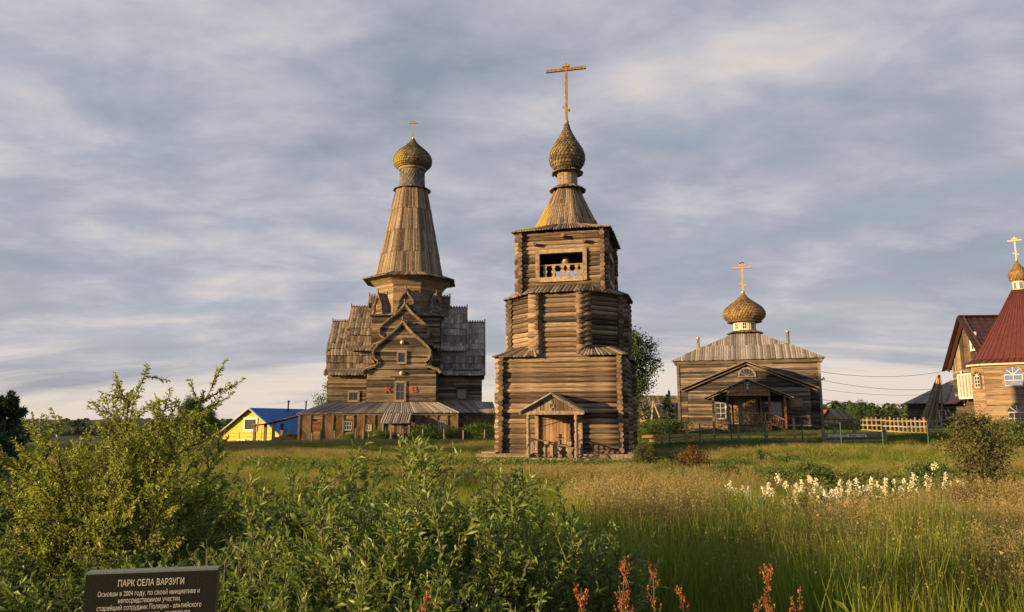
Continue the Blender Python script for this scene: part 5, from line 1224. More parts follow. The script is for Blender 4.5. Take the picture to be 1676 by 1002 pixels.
# willow thicket filling the middle foreground
WV = [shrub_meshes(100 + i, 1.5, .8, 22, 20, 72, .070, .0195, lean=.62, start=.10, twig_l=.30, leaf='willow', twig_up=1.1, spread_leaf=.75) for i in range(4)]
wl_extra = 0
wl = [(566, 4.6, 1.04, 'willow bush topping the thicket, its tallest shoots left of the bell tower deck'), (640, 5.2, 1.08, 'willow bush at the highest hump of the thicket, below the tent church entry'),
      (720, 4.9, .98, 'willow bush in the thicket below the right end of the church gallery'), (800, 4.4, .93, 'willow bush in front of the left corner of the bell tower deck'),
      (858, 4.4, .82, 'willow bush in the thicket directly below the bell tower porch'), (912, 4.6, .84, 'rightmost willow bush of the thicket, large-leaved and open, beside the grass'),
      (480, 4.2, .80, 'leftmost willow bush of the thicket, next to the dry reeds'), (520, 3.3, .62, 'low willow bush at the bottom edge, left part of the thicket'),
      (640, 3.1, .62, 'pale-tipped willow bush at the bottom edge, behind the first red sorrel'), (735, 3.2, .64, 'low willow bush at the bottom edge, just right of the first red sorrel'),
      (812, 3.3, .62, 'low pale-leaved willow bush at the bottom edge below the porch'), (600, 3.8, .82, 'willow bush in the heart of the thicket below its highest hump'), (700, 3.9, .80, 'willow bush in the heart of the thicket above the first red sorrel'), (430, 3.6, .64, 'low dark willow bush left of the thicket at the bottom edge')]
for i, (px, Y, sc, lab) in enumerate(wl): place_plant('willow_bush', lab, 'willow bush', WV[i % 4], xat(px, Y), Y, rz=i * 2.1, sc=(sc * 1.05, sc * 1.05, sc * (1.02 if px > 500 else .92)), group='willow bushes of the foreground thicket')
# tall pale sallow behind the plaque
sal = shrub_meshes(7, 2.0, .6, 17, 26, 170, .034, .015, lean=.62, start=.28, twig_l=.26, leaf='willow_pale', stem='bark', thick=.016, up=.15, twig_up=.9, sub=2)
place_plant('sallow_tree', 'slender pale green sallow with airy upright shoots behind the granite plaque', 'tree', sal, xat(200, 5.7), 5.7, z=0, rz=.6, sc=(1.05, 1.05, 1.05), names=('trunk', 'foliage'))
sal2 = shrub_meshes(8, 1.7, .6, 16, 24, 150, .036, .016, lean=.7, start=.2, twig_l=.26, leaf='willow_pale', stem='bark', thick=.014, up=.15, twig_up=.9, sub=1)
place_plant('sallow_tree', 'lower pale sallow to the left of the tallest one, leaning left over yellow bloom', 'tree', sal2, xat(135, 6.6), 6.6, rz=1.1, names=('trunk', 'foliage'))
place_plant('sallow_tree', 'darker bushy sallow right of the tallest one, its tips level with the far wood', 'tree', sal2, xat(240, 7.2), 7.2, rz=3.3, sc=.74, names=('trunk', 'foliage'))
# dark broad-leaved thicket on the left
DV = [shrub_meshes(200 + i, 1.35, .8, 18, 18, 58, .072, .028, lean=.75, start=.1, twig_l=.36, leaf='leaf_dark' if i != 1 else 'leaf_mid', twig_up=.2) for i in range(3)]
dl = [(20, 3.6, .78, 'dark broad-leaved shrub filling the bottom left corner'), (90, 4.2, .86, 'dark broad-leaved shrub left of and above the granite plaque'), (30, 5.5, 1.0, 'dark shrub at the left edge below the yellow bloom'),
      (180, 4.6, .80, 'green broad-leaved shrub right behind the plaque top left corner'), (290, 4.8, .82, 'green shrub behind the right half of the plaque'), (370, 4.9, .86, 'shrub with pale leaves right of the plaque'),
      (330, 3.7, .62, 'low dark shrub touching the right edge of the plaque'), (410, 4.5, .84, 'green shrub at the foot of the dry reed stalks'), (100, 6.5, 1.0, 'green shrub under the lower left sallow'), (230, 7.0, .98, 'shrub hidden among the sallow stems'),
      (345, 8.5, 1.0, 'dark green shrub between the sallows and the yellow house grass'), (60, 3.0, .50, 'low shrub with long leaves beside the plaque left edge'), (5, 8, 1.15, 'tall green shrub at the left edge under the dark spruce'), (400, 6.2, .78, 'shrub in front of the golden grass left of the willow thicket'), (160, 3.3, .62, 'low shrub directly behind the plaque')]
for i, (px, Y, sc, lab) in enumerate(dl): place_plant('broadleaf_shrub', lab, 'shrub', DV[i % 3], xat(px, Y), Y, rz=i * 1.7, sc=sc, group='broad-leaved shrubs left of the willow thicket')
# yellow-green bloom
gb = shrub_meshes(31, 1.0, .5, 16, 8, 60, .03, .018, lean=.5, leaf='goldflower', twig_l=.3)
for px, Y, sc, lab in ((95, 8.0, 1.15, 'yellow-green flowering clump left of the pale sallow'), (165, 7.5, .95, 'smaller yellow-green flowering clump under the pale sallow'), (395, 10, .62, 'small yellow-green umbel clump in the grass before the yellow house')): place_plant('yellow_bloom', lab, 'flowering shrub', gb, xat(px, Y), Y, rz=px, sc=sc, group='yellow-green flowering clumps')
# spruce at the far left edge and others
def conifer(seed, H, rad, n=2600, leaf='leaf_fir', lv=.16):
    rs = np.random.RandomState(seed); polys = [(np.array([[0, 0, 0], [0, 0, H * .5], [0, 0, H]]), H * .02, .01)]; LP = []; LD = []
    nb = int(H * 22)
    for k in range(nb):
        t = rs.uniform(.06, .99); z = H * t; a = rs.uniform(0, 6.283); ln = rad * (1 - t) ** .8 * rs.uniform(.65, 1.12) + .06
        d = np.array([math.cos(a), math.sin(a), .15 - .35 * (1 - t)]); br = grow(rs, [0, 0, z], d, ln, .35, .05, 4); polys.append((br, .02, .004))
        m_ = int(n / nb * (.4 + ln / rad))
        for q in rs.uniform(.15, 1, m_):
            w = q * 3.99; i = int(w); p = br[i] + (br[i + 1] - br[i]) * (w - i); LP.append(p + rs.normal(size=3) * .05 * ln); LD.append(d + rs.normal(size=3) * .7 + [0, 0, .1])
    N = len(LP); V, Fc = leaves(LP, LD, lv * rs.uniform(.6, 1.2, N), lv * .28 * rs.uniform(.7, 1.2, N), rs)
    return stems_mesh('trunk', polys, 'bark'), fastmesh('foliage', V, Fc, leaf)
def broadtree(seed, H, rad, n=7000, leaf='leaf_mid', lv=.16, low=.15, clumps=60, aspect=.8):
    rs = np.random.RandomState(seed); tr = grow(rs, [0, 0, -.2], [rs.normal() * .03, rs.normal() * .03, 1], H * .95, 0, .03, 8); polys = [(tr, H * .018, .02)]; LP = []; LD = []
    for k in range(clumps):
        t = rs.uniform(low, 1.0); i = min(int(t * 8), 7); p0 = tr[i]; a = rs.uniform(0, 6.283)
        env = math.sin(math.pi * min(1, max(.03, ((t - low) / (1 - low)) ** aspect * .92 + .06))) ** .6
        ln = rad * env * rs.uniform(.55, 1.08); br = grow(rs, p0, [math.cos(a), math.sin(a), .55], ln * 1.15, .5, .12, 5); polys.append((br, H * .004, .006))
        c = br[-1]; sz = rad * .26 * rs.uniform(.6, 1.3); m_ = n // clumps
        off = rs.normal(size=(m_, 3)) * sz * .62; pp = c + off; bb = br[2] + rs.normal(size=(m_ // 3, 3)) * sz * .6; pp = np.vstack([pp, bb])
        LP.append(pp); LD.append(rs.normal(size=pp.shape))
    LP = np.vstack(LP); LD = np.vstack(LD); N = len(LP); V, Fc = leaves(LP, LD, lv * rs.uniform(.6, 1.25, N), lv * .55 * rs.uniform(.7, 1.2, N), rs)
    return stems_mesh('trunk', polys, 'bark', 6), fastmesh('foliage', V, Fc, leaf)
TN = ('trunk', 'crown')
def tree(name, lab, mesh, px, Y, rz=0, sc=1, grp=None, z=None): return place_plant(name, lab, 'tree', mesh, xat(px, Y), Y, z=z, rz=rz, sc=sc, group=grp, names=TN)
s1 = conifer(3, 2.5, 1.25, 30000, lv=.13)
tree('spruce_tree', 'dark spruce at the far left edge of the meadow', s1, 8, 15, z=-.25)
tree('spruce_tree', 'lower dark spruce beside the one at the far left edge', s1, -40, 14, 2, .95)
bt = broadtree(5, 8.6, 2.5, 16000, 'leaf_dark', .20, .06, 90, .75); tree('birch_tree', 'tall dark birch rising behind the right side of the bell tower', bt, 1016, 55)
s2 = conifer(9, 3.3, 1.2, 16000, lv=.15); tree('spruce_tree', 'small dark blue-green spruce left of the hip-roofed church', s2, 1093, 70, z=gz(16, 70))
bm = broadtree(12, 9.0, 2.6, 6000, 'leaf_mid', .28, .1, 50)
tree('birch_tree', 'birch peeping out behind the left wall of the tent-roofed church', bm, 549, 97)
tree('birch_tree', 'lone round tree before the far wood, right of the shed', broadtree(14, 5.2, 2.2, 4000, 'leaf_dark', .26, .05, 40), 1408, 98, z=.6, sc=.72)
for px, Y, sc, lab in ((338, 94, .55, 'dark tree at the left gable of the yellow house'), (334, 70, .42, 'dark tree left of the yellow house among fence posts'), (310, 60, .5, 'dark tree behind the right sallow')): tree('dark_tree', lab, bt, px, Y, rz=px, sc=sc, grp='dark trees left of the yellow house')
# single shrubs of the meadow
ds = broadtree(44, 2.15, .82, 5200, 'leaf_olive', .075, .12, 70, .8); tree('olive_shrub', 'dark olive shrub standing alone in the grass at the right, before the chapel', ds, 1600, 18.3, sc=(1.0, 1, 1.0))
bs = broadtree(46, 1.35, .52, 4200, 'leaf_olive', .06, .02, 60, .8); t = place_plant('round_bush', 'grey-green bush at the right corner of the bell tower deck', 'shrub', bs, xat(1052, 29), 29)
rb = broadtree(47, 1.0, .60, 3000, 'leaf_red', .07, .02, 50, .7); place_plant('reddish_bush', 'reddish-brown bush in the grass right of the bell tower', 'shrub', rb, xat(1132, 27), 27, z=-.15)
rb2 = shrub_meshes(48, 1.0, .4, 8, 5, 24, .06, .03, leaf='leaf_red'); place_plant('red_stemmed_plant', 'small red-leaved plant before the stone footing of the bell tower', 'plant', rb2, xat(982, 33), 33)
gm = [broadtree(50 + i, 1.0, .75, 3600, 'leaf_mid', .075, .0, 50, .7) for i in range(2)]
for i, (px, Y, sx, sz, lab) in enumerate(((1112, 20.5, .9, .42, 'low green bush between the reddish bush and the purple grass'), (1170, 21, 1.1, .62, 'low green bush left of the white-flowering row'), (1262, 19, .8, .62, 'leafy bush behind the left end of the white-flowering row'), (1322, 17.5, .8, .80, 'dark leafy bush behind the middle of the white-flowering row'),
        (1512, 16.5, .62, .85, 'leafy bush at the right end of the white-flowering row'), (1242, 30, .4, .8, 'small bush at the foot of the green fence post'), (1664, 34, 1.5, 1.1, 'dense green bush below the arched window at the right edge'), (1592, 42, 1.4, 1.2, 'green bush before the gabled house behind the olive shrub'), (1640, 46, 1.8, 1.2, 'green bush along the chapel wall'),
        (1090, 60, 3.0, 1.3, 'low green bush under the small spruce'), (1062, 50, 1.7, 1.2, 'bush right behind the bell tower foundation'), (700, 70, 2.4, 1.5, 'dark green bush against the herringbone gallery, right of the entry'), (735, 70.5, 1.6, 1.2, 'bush below the right gallery window'), (785, 71, 2.4, 1.6, 'dark bush at the right end of the gallery by the bell tower'), (622, 70, 1.4, 1.0, 'small bush left of the church entry'), (575, 71, 1.1, .8, 'small bush below the left gallery window'))):
    place_plant('green_bush', lab, 'bush', gm[i % 2], xat(px, Y), Y, rz=i, sc=(sx, sx, sz), group='green bushes of the meadow and churchyard', names=('stem', 'foliage'))
# leafy tall herbs before the tower deck
hb = shrub_meshes(60, .75, .5, 7, 2, 26, .13, .045, lean=.5, leaf='leaf_mid', twig_l=.2)
for i, (px, Y, lab) in enumerate(((800, 26, 'broad-leaved herb clump at the left corner of the tower deck'), (868, 30, 'broad-leaved herb clump before the porch left post'), (915, 30, 'broad-leaved herb clump before the porch door'), (770, 24, 'broad-leaved herb clump left of the tower deck'), (958, 31, 'broad-leaved herb clump at the right post of the porch'))): place_plant('herb_clump', lab, 'herb', hb, xat(px, Y), Y, rz=i, sc=.9, group='herb clumps in front of the bell tower')
# white-flowering row
def flower_plant(seed):
    rs = np.random.RandomState(seed); a, b_ = shrub_meshes(seed, .66, .45, 16, 8, 52, .055, .024, lean=.6, leaf='leaf_mid', twig_l=.3); P = []; D = []
    for k in range(6):
        an_ = rs.uniform(0, 6.28); r = rs.uniform(0, .30); b0 = np.array([math.cos(an_) * r, math.sin(an_) * r, rs.uniform(.34, .72)]); hh = rs.uniform(.06, .14)
        for j in range(46): t = rs.uniform(); P.append(b0 + np.array([0, 0, t * hh]) + rs.normal(size=3) * .018 * (1.25 - t)); D.append(rs.normal(size=3))
    V, Fc = leaves(P, D, np.full(len(P), .024), np.full(len(P), .02), rs, 0)
    return a, b_, fastmesh('blossom', V, Fc, 'flower')
fps = [flower_plant(70 + i) for i in range(3)]
ORD = 'first second third fourth fifth sixth seventh eighth ninth tenth eleventh twelfth thirteenth fourteenth fifteenth sixteenth'.split(); rsf = random.Random(12); fl = [1206, 1232, 1258, 1284, 1306, 1330, 1352, 1374, 1394, 1414, 1434, 1456, 1476, 1496, 1520, 1545]
for i, px in enumerate(fl):
    Y = 10.4 + (px - 1206) / 340 * 3.2 + rsf.uniform(-.8, 1.5)
    lab = ['leftmost white-flowering plant, low and sparse', 'second white-flowering plant from the left end of the row'][i] if i < 2 else ('rightmost white-flowering plant in front of the olive shrub' if i == 15 else ORD[i] + ' white-flowering plant counted from the left end of the row')
    place_plant('white_flower', lab, 'flowering plant', fps[i % 3], xat(px, Y), Y, rz=i * 1.3, sc=rsf.uniform(.9, 1.2) * (1.1 if i < 5 else 1.0), group='white-flowering plants in a row across the meadow')
pk = flower_plant(77)
# red sorrel in the foreground
def sorrel(seed, H):
    rs = np.random.RandomState(seed); pts = grow(rs, [0, 0, 0], [rs.normal() * .05, rs.normal() * .05, 1], H, 0, .02, 8); polys = [(pts, .0035, .0015)]; P = []; D = []
    for k in range(20):
        t = rs.uniform(.66, 1.0); i = min(int(t * 8), 7); a = rs.uniform(0, 6.28); ln = .125 * (1.25 - t) * rs.uniform(.6, 1.3) + .012
        br = grow(rs, pts[i] + (pts[i + 1] - pts[i]) * rs.uniform(), [math.cos(a) * .8, math.sin(a) * .8, 1], ln, .2, .05, 3); polys.append((br, .001, .0006))
        for j in range(int(19 * ln / .06)): q = rs.uniform() * 2.99; ii = int(q); P.append(br[ii] + (br[ii + 1] - br[ii]) * (q - ii) + rs.normal(size=3) * .0045); D.append(rs.normal(size=3) + [0, 0, .3])
    V, Fc = leaves(P, D, np.full(len(P), .010), np.full(len(P), .008), rs, 0)
    lp = [pts[i] for i in (1, 2, 3)]; 
    return stems_mesh('stem', polys, 'twig'), fastmesh('seed_head', V, Fc, 'sorrel')
so = [(735, 952, 2.3, 'red sorrel spike standing before the middle of the willow thicket'), (968, 950, 2.5, 'thin red sorrel spike at the right end of the willow thicket'), (1040, 940, 2.9, 'left spike of the red sorrel pair in the dark grass'), (1066, 924, 3.0, 'tallest spike of the red sorrel pair in the dark grass'), (1082, 950, 2.8, 'short right spike beside the red sorrel pair'),
      (1265, 897, 3.1, 'tallest orange-red sorrel at the bottom of the grass field'), (1284, 940, 3.0, 'orange-red sorrel leaning at the right of the tallest one'), (1250, 980, 2.7, 'low orange-red sorrel at the bottom edge left of the tallest one'), (1556, 838, 7.5, 'faint orange sorrel far out in the tall grass at the right'), (985, 900, 3.1, 'small brown sorrel among the willow leaves')]
sm_ = [sorrel(300 + i, 1.0) for i in range(4)]
for i, (px, py, Y, lab) in enumerate(so):
    x = xat(px, Y, 1.0); H = zat(py, Y) - gz(x, Y); place_plant('red_sorrel', lab, 'sorrel', sm_[i % 4], x, Y, z=gz(x, Y), rz=i * 2.2, sc=(.85, .85, H * .97), group='red sorrel spikes', names=('stem', 'seed_head'))
# bright shoots at the bottom right
br_ = shrub_meshes(90, 1.0, .3, 3, 3, 18, .085, .018, lean=.5, leaf='willow_pale', start=.4, twig_l=.15)
for px, py, Y, lab in ((1445, 948, 2.6, 'bright yellow-green willow shoot at the bottom edge of the grass field'), (1668, 950, 2.6, 'bright willow shoot in the bottom right corner')):
    x = xat(px, Y, 1.0); place_plant('willow_shoot', lab, 'shoot', br_, x, Y, z=gz(x, Y), rz=px, sc=(.8, .8, (zat(py, Y)) / 1.0), group='bright willow shoots at the bottom edge')
# dry reeds left of the thicket
rs = np.random.RandomState(5); polys = []
for k in range(34): 
    a = rs.uniform(0, 6.28); r = rs.uniform(0, .16); polys.append((grow(rs, [math.cos(a) * r, math.sin(a) * r, 0], [rs.normal() * .08, rs.normal() * .08, 1], rs.uniform(.7, 1.08), 0, .03, 4), .0035, .0015))
o = bpy.data.objects.new('dry_stalks', stems_mesh('dry_stalks', polys, 'post')); COL.objects.link(o); o.location = (xat(395, 4.2), 4.2, 0); tag(o, 'bundle of dry pale stalks between the plaque shrubs and the willow thicket', 'dry stalks')

# ------------------------------------------------------------------ far woods
def forest_mesh():
    rs = np.random.RandomState(77); Vs = []; Fs = []; base = 0
    protos = []
    for s in range(6):
        LP = []; LD = []; con = s < 4
        for k in range(230):
            t = rs.uniform(.05, 1); a = rs.uniform(0, 6.28); r = (.24 * (1 - t) + .02) if con else .33 * math.sin(math.pi * min(.97, t * .9 + .08)) ** .6
            r *= rs.uniform(.5, 1.15); LP.append([math.cos(a) * r, math.sin(a) * r, t]); LD.append([math.cos(a), math.sin(a), rs.uniform(-.2, .8)])
        V, Fc = leaves(LP, LD, np.full(230, .13) * rs.uniform(.6, 1.3, 230), np.full(230, .10), rs); protos.append((V, Fc))
    n = 0
    for k in range(1500):
        a = rs.uniform(-52, 52); back = rs.uniform(0, 1) 
        D = 250 + back * 160
        lf = min(1, max(0, .25 - a / 24)); D += lf * 230
        x = D * math.sin(R(a)); y = D * math.cos(R(a)); H = rs.uniform(6.0, 8.8) + 2.5 * lf
        zb = -7.6 * lf + back * 1.8 - 1.0; V, Fc = protos[rs.randint(6)]; c, s_ = math.cos(k), math.sin(k)
        W = np.stack([(V[:, 0] * c - V[:, 1] * s_) * H * 1.15 + x, (V[:, 0] * s_ + V[:, 1] * c) * H * 1.15 + y, V[:, 2] * H + zb], 1); Vs.append(W); Fs.append(Fc + base); base += len(W)
    return fastmesh('far_forest', np.vstack(Vs), np.vstack(Fs), 'leaf_forest')
M['leaf_forest'] = leafmat('distant_forest', [(.022, .040, .016), (.035, .058, .020), (.055, .078, .026), (.075, .09, .03)], .12)
o = bpy.data.objects.new('far_forest', forest_mesh()); COL.objects.link(o); o['kind'] = 'stuff'
# wooded hills behind
V = []; na = 120
for r_, zt in ((430, -6), (520, 9), (800, 17), (1100, 20), (1500, -20)):
    for k in range(na + 1):
        a = R(-100 + 200 * k / na); lf_ = min(1, max(0, .25 - math.degrees(a) / 24)); zz = (zt + (0 if zt < 0 else 5 * math.sin(k * .21 + r_) + 3 * math.sin(k * .53 + r_ * 2))) * (1 - .62 * lf_) - (12 * lf_ if zt < 0 else 0); V.append((r_ * math.sin(a), r_ * math.cos(a), zz - 3))
Fc = [(i * (na + 1) + k, i * (na + 1) + k + 1, (i + 1) * (na + 1) + k + 1, (i + 1) * (na + 1) + k) for i in range(4) for k in range(na)]
M['hillmat'] = plain('wooded_hill', (.022, .032, .018), .95, var=.45, scale=.06, bump=1)
o = bpy.data.objects.new('hills', fastmesh('hills', V, Fc, 'hillmat', True)); COL.objects.link(o); o['kind'] = 'structure'
# trees out of frame on the left whose long evening shadows reach the churchyard
SHD = []
shade = [(-40, 34.5, .9), (-47, 31, 1.0), (-36, 30, .8),  (-40, 43, 1.2), (-44, 46.5, 1.25), (-37, 40.5, 1.1)]
bt2 = broadtree(61, 9.0, 3.0, 9000, 'leaf_dark', .34, .05, 90, .7)
for i, (x, y, sc) in enumerate(shade): place_plant('roadside_tree', 'tall dark birch outside the left edge of the view', 'tree', bt2, x, y, rz=i * 1.9, sc=sc, group='birches outside the left edge of the view', names=TN)

M['herb'] = leafmat('meadow_herb_leaves', [(.04, .075, .015), (.08, .125, .02), (.13, .165, .03)], .35, inst=True)
# ------------------------------------------------------------------ grass (geometry nodes instances)
def blades(seed, n, h0, h1, rad, w, lean=.35, segs=2, seeds=0, mat='grass', seed_h=.3):
    rs = np.random.RandomState(seed); V = []; Fc = []; mi = []
    for k in range(n):
        a = rs.uniform(0, 6.28); r = rad * math.sqrt(rs.uniform()); p = np.array([math.cos(a) * r, math.sin(a) * r, 0]); th = rs.uniform(0, 6.28); d = np.array([math.cos(th), math.sin(th), 0]); sdv = np.array([-math.sin(th * 1.7), math.cos(th * 1.7), 0])
        h = rs.uniform(h0, h1); le = lean * rs.uniform(.1, 1) * h; ww = w * rs.uniform(.7, 1.2); b0 = len(V)
        for i in range(segs + 1):
            t = i / segs; c = p + d * le * t ** 1.8 + np.array([0, 0, h * t * (1 - .12 * t * lean)]); 
            if i < segs: V += [c - sdv * ww * (1 - t * .55) / 2, c + sdv * ww * (1 - t * .55) / 2]
            else: V.append(c)
        for i in range(segs - 1): Fc += [(b0 + 2 * i, b0 + 2 * i + 1, b0 + 2 * i + 3), (b0 + 2 * i, b0 + 2 * i + 3, b0 + 2 * i + 2)]; mi += [0, 0]
        Fc.append((b0 + 2 * (segs - 1), b0 + 2 * (segs - 1) + 1, b0 + 2 * segs)); mi.append(0)
        if seeds:
            for j in range(seeds):
                t = 1 - rs.uniform() ** 1.2 * seed_h; c = p + d * le * t ** 1.8 + np.array([0, 0, h * t]); sp = (1.02 - t) * h * .34; c = c + rs.normal(size=3) * np.array([sp, sp, sp * .5]) * .5
                q = rs.normal(size=(2, 3)) * .0098; bb = len(V); V += [c, c + q[0] * 1.1, c + q[1]]; Fc.append((bb, bb + 1, bb + 2)); mi.append(1)
    return fastmesh('tuft', V, Fc, [mat, 'straw'], matidx=np.array(mi))
def scatter(name, P, Rz, Sc, Idx, meshes, mats):
    coll = bpy.data.collections.new(name + '_tufts')
    for i, me in enumerate(meshes): ob = bpy.data.objects.new('tuft_%02d' % i, me); coll.objects.link(ob)
    me = bpy.data.meshes.new(name); me.vertices.add(len(P)); me.vertices.foreach_set('co', np.asarray(P, np.float32).ravel())
    for nm, ty, da in (('rz', 'FLOAT', Rz), ('sc', 'FLOAT', Sc)): at_ = me.attributes.new(nm, ty, 'POINT'); at_.data.foreach_set('value', np.asarray(da, np.float32))
    at_ = me.attributes.new('ix', 'INT', 'POINT'); at_.data.foreach_set('value', np.asarray(Idx, np.int32))
    for m_ in mats: me.materials.append(M[m_])
    ob = bpy.data.objects.new(name, me); COL.objects.link(ob); ob['kind'] = 'stuff'
    ng = bpy.data.node_groups.new(name, 'GeometryNodeTree'); ng.interface.new_socket('Geometry', in_out='INPUT', socket_type='NodeSocketGeometry'); ng.interface.new_socket('Geometry', in_out='OUTPUT', socket_type='NodeSocketGeometry')
    N = ng.nodes; L = ng.links.new; gi = N.new('NodeGroupInput'); go = N.new('NodeGroupOutput'); iop = N.new('GeometryNodeInstanceOnPoints'); ci = N.new('GeometryNodeCollectionInfo'); ci.inputs[0].default_value = coll; ci.inputs['Separate Children'].default_value = True; ci.inputs['Reset Children'].default_value = True
    def na(nm, ty): a = N.new('GeometryNodeInputNamedAttribute'); a.data_type = ty; a.inputs['Name'].default_value = nm; return a.outputs[0]
    cx = N.new('ShaderNodeCombineXYZ'); L(na('rz', 'FLOAT'), cx.inputs[2]); iop.inputs['Pick Instance'].default_value = True
    L(gi.outputs[0], iop.inputs['Points']); L(ci.outputs[0], iop.inputs['Instance']); L(na('ix', 'INT'), iop.inputs['Instance Index']); L(cx.outputs[0], iop.inputs['Rotation']); L(na('sc', 'FLOAT'), iop.inputs['Scale']); L(iop.outputs[0], go.inputs[0])
    md = ob.modifiers.new('scatter', 'NODES'); md.node_group = ng
    return ob
rs = np.random.RandomState(9)
def fan(n, y0, y1, pow_=1.0, a0=-43, a1=42):
    """points spread evenly over the field inside a fan of directions"""
    r = np.sqrt(rs.uniform(y0 ** 2, y1 ** 2, n)); a = np.radians(rs.uniform(a0, a1, n)); return r * np.sin(a), r * np.cos(a)
def vnoise(x, y, s):
    return (np.sin(x * s * 1.0 + 1.7 * np.sin(y * s * .83 + 1.1)) + np.sin(y * s * 1.13 + 1.3 * np.sin(x * s * .71 + 2.3)) + .6 * np.sin((x + y) * s * 2.1)) / 5.2 + .5
def local(x, y, ox, oy, c, s): return (x - ox) * c + (y - oy) * s, -(x - ox) * s + (y - oy) * c
def clear(x, y):
    k = np.ones(len(x), bool)
    for ox, oy, a, x0, x1, y0, y1 in ((3.02, 38.8, -13.8, -4.0, 4.4, -5.3, 3.6), (-11.5, 82, -5.5, -10.3, 9.5, -10, 9), (22.2, 70, -17.7, -6, 6, -10.8, 6), (41.5, 60, -35, -4.6, 4.6, -4.6, 4.6), (-37, 92, -9, -5, 10, -1, 14)):
        u, v = local(x, y, ox, oy, math.cos(R(a)), math.sin(R(a))); k &= ~((u > x0) & (u < x1) & (v > y0) & (v < y1))
    return k
def pathdist(x, y): 
    px_ = np.array([p[0] for p in pc]); py_ = np.array([p[1] for p in pc]); return np.abs(y - np.interp(x, px_, py_)) + (x < 8) * 9
GA = [blades(400 + i, 30, .28, .62, .16, .012, .5) for i in range(4)]
GB = [blades(410 + i, 9, .55, 1.0, .17, .005, .3, 3, 30, seed_h=.42) for i in range(5)]
GT = [blades(450 + i, 18, .5, 1.0, .16, .010, .35, 3) for i in range(4)]
GC = [blades(420 + i, 40, .20, .46, .30, .017, .45) for i in range(3)]
GD = [blades(430 + i, 26, .42, .66, .34, .0065, .3, 2, 20) for i in range(3)]
GE = [blades(440 + i, 70, .10, .24, .7, .022, .5, mat='grass_lawn') for i in range(3)]
# near tall grass field on the right, seed haze over it
def lim(x, y):
    p = 838 + x / y * F_PX; return np.where(p < 1170, 12.3, np.clip(7.6 + (p - 1206) / 340 * 3.9, 7.6, 12.8))
x, y = fan(8000, 5.0, 17, a0=-30, a1=41); k = clear(x, y) & ((x > .25 + (y - 5) * -.12) | (y > 11)) ; x, y = x[k], y[k]; v = vnoise(x, y, .9)
ismid = y > lim(x, y)
scatter('tall_green_grass', np.stack([x, y, gz(x, y)], 1), rs.uniform(0, 6.28, len(x)), (.72 + .7 * v * vnoise(x + 5, y, 3.1) * 1.6) * np.where(ismid, .62, 1.0), rs.randint(0, 4, len(x)), GA, ['grass'])
x, y = fan(2600, 4.8, 9.5, a0=-4, a1=41); k = (x > .6); x, y = x[k], y[k]; v = vnoise(x, y, .9)
scatter('tall_stalks', np.stack([x, y, gz(x, y)], 1), rs.uniform(0, 6.28, len(x)), .50 + .75 * vnoise(x, y, 3.3), rs.randint(0, 4, len(x)), GT, ['grass'])
x, y = fan(8500, 6.4, 13.4, a0=-8, a1=41); v = vnoise(x, y, .7); k = (x > .9) & (y < lim(x, y)) & (rs.uniform(size=len(x)) < (.55 + 1.3 * (v - .25)) * np.clip((y - 5.0) / 2.2, .35, 1)); x, y, v = x[k], y[k], v[k]
scatter('seeding_grass', np.stack([x, y, gz(x, y)], 1), rs.uniform(0, 6.28, len(x)), .66 + .34 * v + rs.uniform(-.08, .08, len(x)), rs.randint(0, 5, len(x)), GB, ['grass', 'straw'])
GS = [blades(460 + i, 5, .6, 1.05, .2, .006, .3, 3, 5, mat='straw') for i in range(3)]
x, y = fan(1100, 5.2, 11, a0=0, a1=41); k = x > 1.0; x, y = x[k], y[k]
scatter('dry_stems', np.stack([x, y, gz(x, y)], 1), rs.uniform(0, 6.28, len(x)), rs.uniform(.7, 1.05, len(x)), rs.randint(0, 3, len(x)), GS, ['grass', 'straw'])
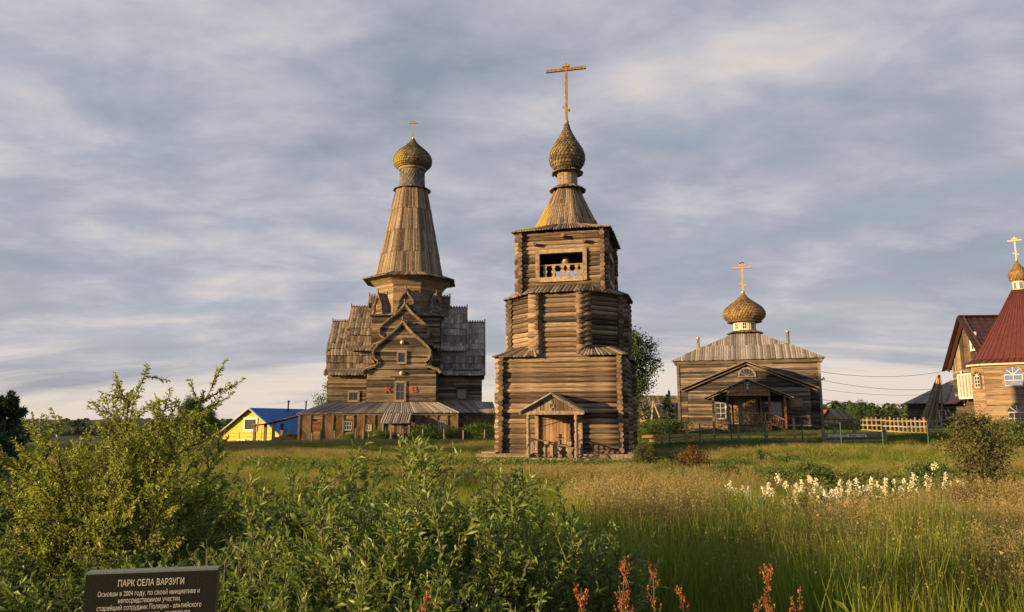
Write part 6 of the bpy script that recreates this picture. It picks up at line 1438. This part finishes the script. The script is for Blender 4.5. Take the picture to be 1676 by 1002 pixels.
# meadow up to the tower and the path
x, y = fan(24000, 13, 60); k = clear(x, y) & (pathdist(x, y) > 1.3) & (rs.uniform(size=len(x)) < .45 + 1.1 * vnoise(x + 3, y, 1.1)); x, y = x[k], y[k]; v = vnoise(x, y, .45)
nt_ = ~((x > -3) & (x < 8.5) & (y > 29.5) & (y < 36) & (rs.uniform(size=len(x)) < .72)); x, y, v = x[nt_], y[nt_], v[nt_]
lawn = (y > 42) & (x > 7)
k = ~lawn; x, y, v = x[k], y[k], v[k]; d_ = np.clip((y - 13) / 40, 0, 1) - 1.4 * ((x > -3) & (x < 8.5) & (y > 29.5) & (y < 36))
scatter('meadow_grass', np.stack([x, y, gz(x, y)], 1), rs.uniform(0, 6.28, len(x)), (.50 + .35 * v + .35 * vnoise(x, y, 1.9)) * (1.0 + .3 * d_), rs.randint(0, 3, len(x)), GC, ['grass'])
x, y = fan(12000, 13.5, 60); v = vnoise(x, y, .35); k = clear(x, y) & ~((x > -3) & (x < 8.5) & (y > 28) & (y < 36)) & (pathdist(x, y) > 1.6) & ~((y > 42) & (x > 7)) & (rs.uniform(size=len(x)) < .25 + 1.1 * (v - .25)); x, y, v = x[k], y[k], v[k]
scatter('seeding_meadow', np.stack([x, y, gz(x, y)], 1), rs.uniform(0, 6.28, len(x)), .62 + .35 * v, rs.randint(0, 3, len(x)), GD, ['grass', 'straw'])
HT = []
for i in range(3):
    rsh = np.random.RandomState(500 + i); P = []; D = []
    for k in range(46): a = rsh.uniform(0, 6.28); r = rsh.uniform(0, .26); P.append([math.cos(a) * r, math.sin(a) * r, rsh.uniform(.03, .42) * (1.1 - r)]); D.append([math.cos(a), math.sin(a), rsh.uniform(.1, 1.2)])
    Vh, Fh = leaves(P, D, rsh.uniform(.07, .15, 46), rsh.uniform(.03, .06, 46), rsh, .2)
    HT.append(fastmesh('herb_tuft', Vh, Fh, 'herb'))
x, y = fan(9000, 11, 40); v = vnoise(x + 7, y + 3, .55); p_ = 838 + x / y * F_PX
k = clear(x, y) & (pathdist(x, y) > 1.5) & ((v > .68) | ((np.abs(y - lim(x, y) - 1.5) < 1.6) & (p_ > 1180) & (p_ < 1560)) | ((y > 28) & (y < 34) & (p_ > 780) & (p_ < 1080))) & (rs.uniform(size=len(x)) < .8); x, y = x[k], y[k]
scatter('meadow_herbs', np.stack([x, y, gz(x, y)], 1), rs.uniform(0, 6.28, len(x)), rs.uniform(.6, 1.25, len(x)), rs.randint(0, 3, len(x)), HT, ['herb'])
x, y = fan(15000, 40, 108); k = clear(x, y) & (pathdist(x, y) > 1.2) & (((y > 41) & (x > 6)) | (y > 58)); x, y = x[k], y[k]
scatter('lawn_grass', np.stack([x, y, gz(x, y)], 1), rs.uniform(0, 6.28, len(x)), 1.0 + .5 * vnoise(x, y, .3), rs.randint(0, 3, len(x)), GE, ['grass_lawn'])
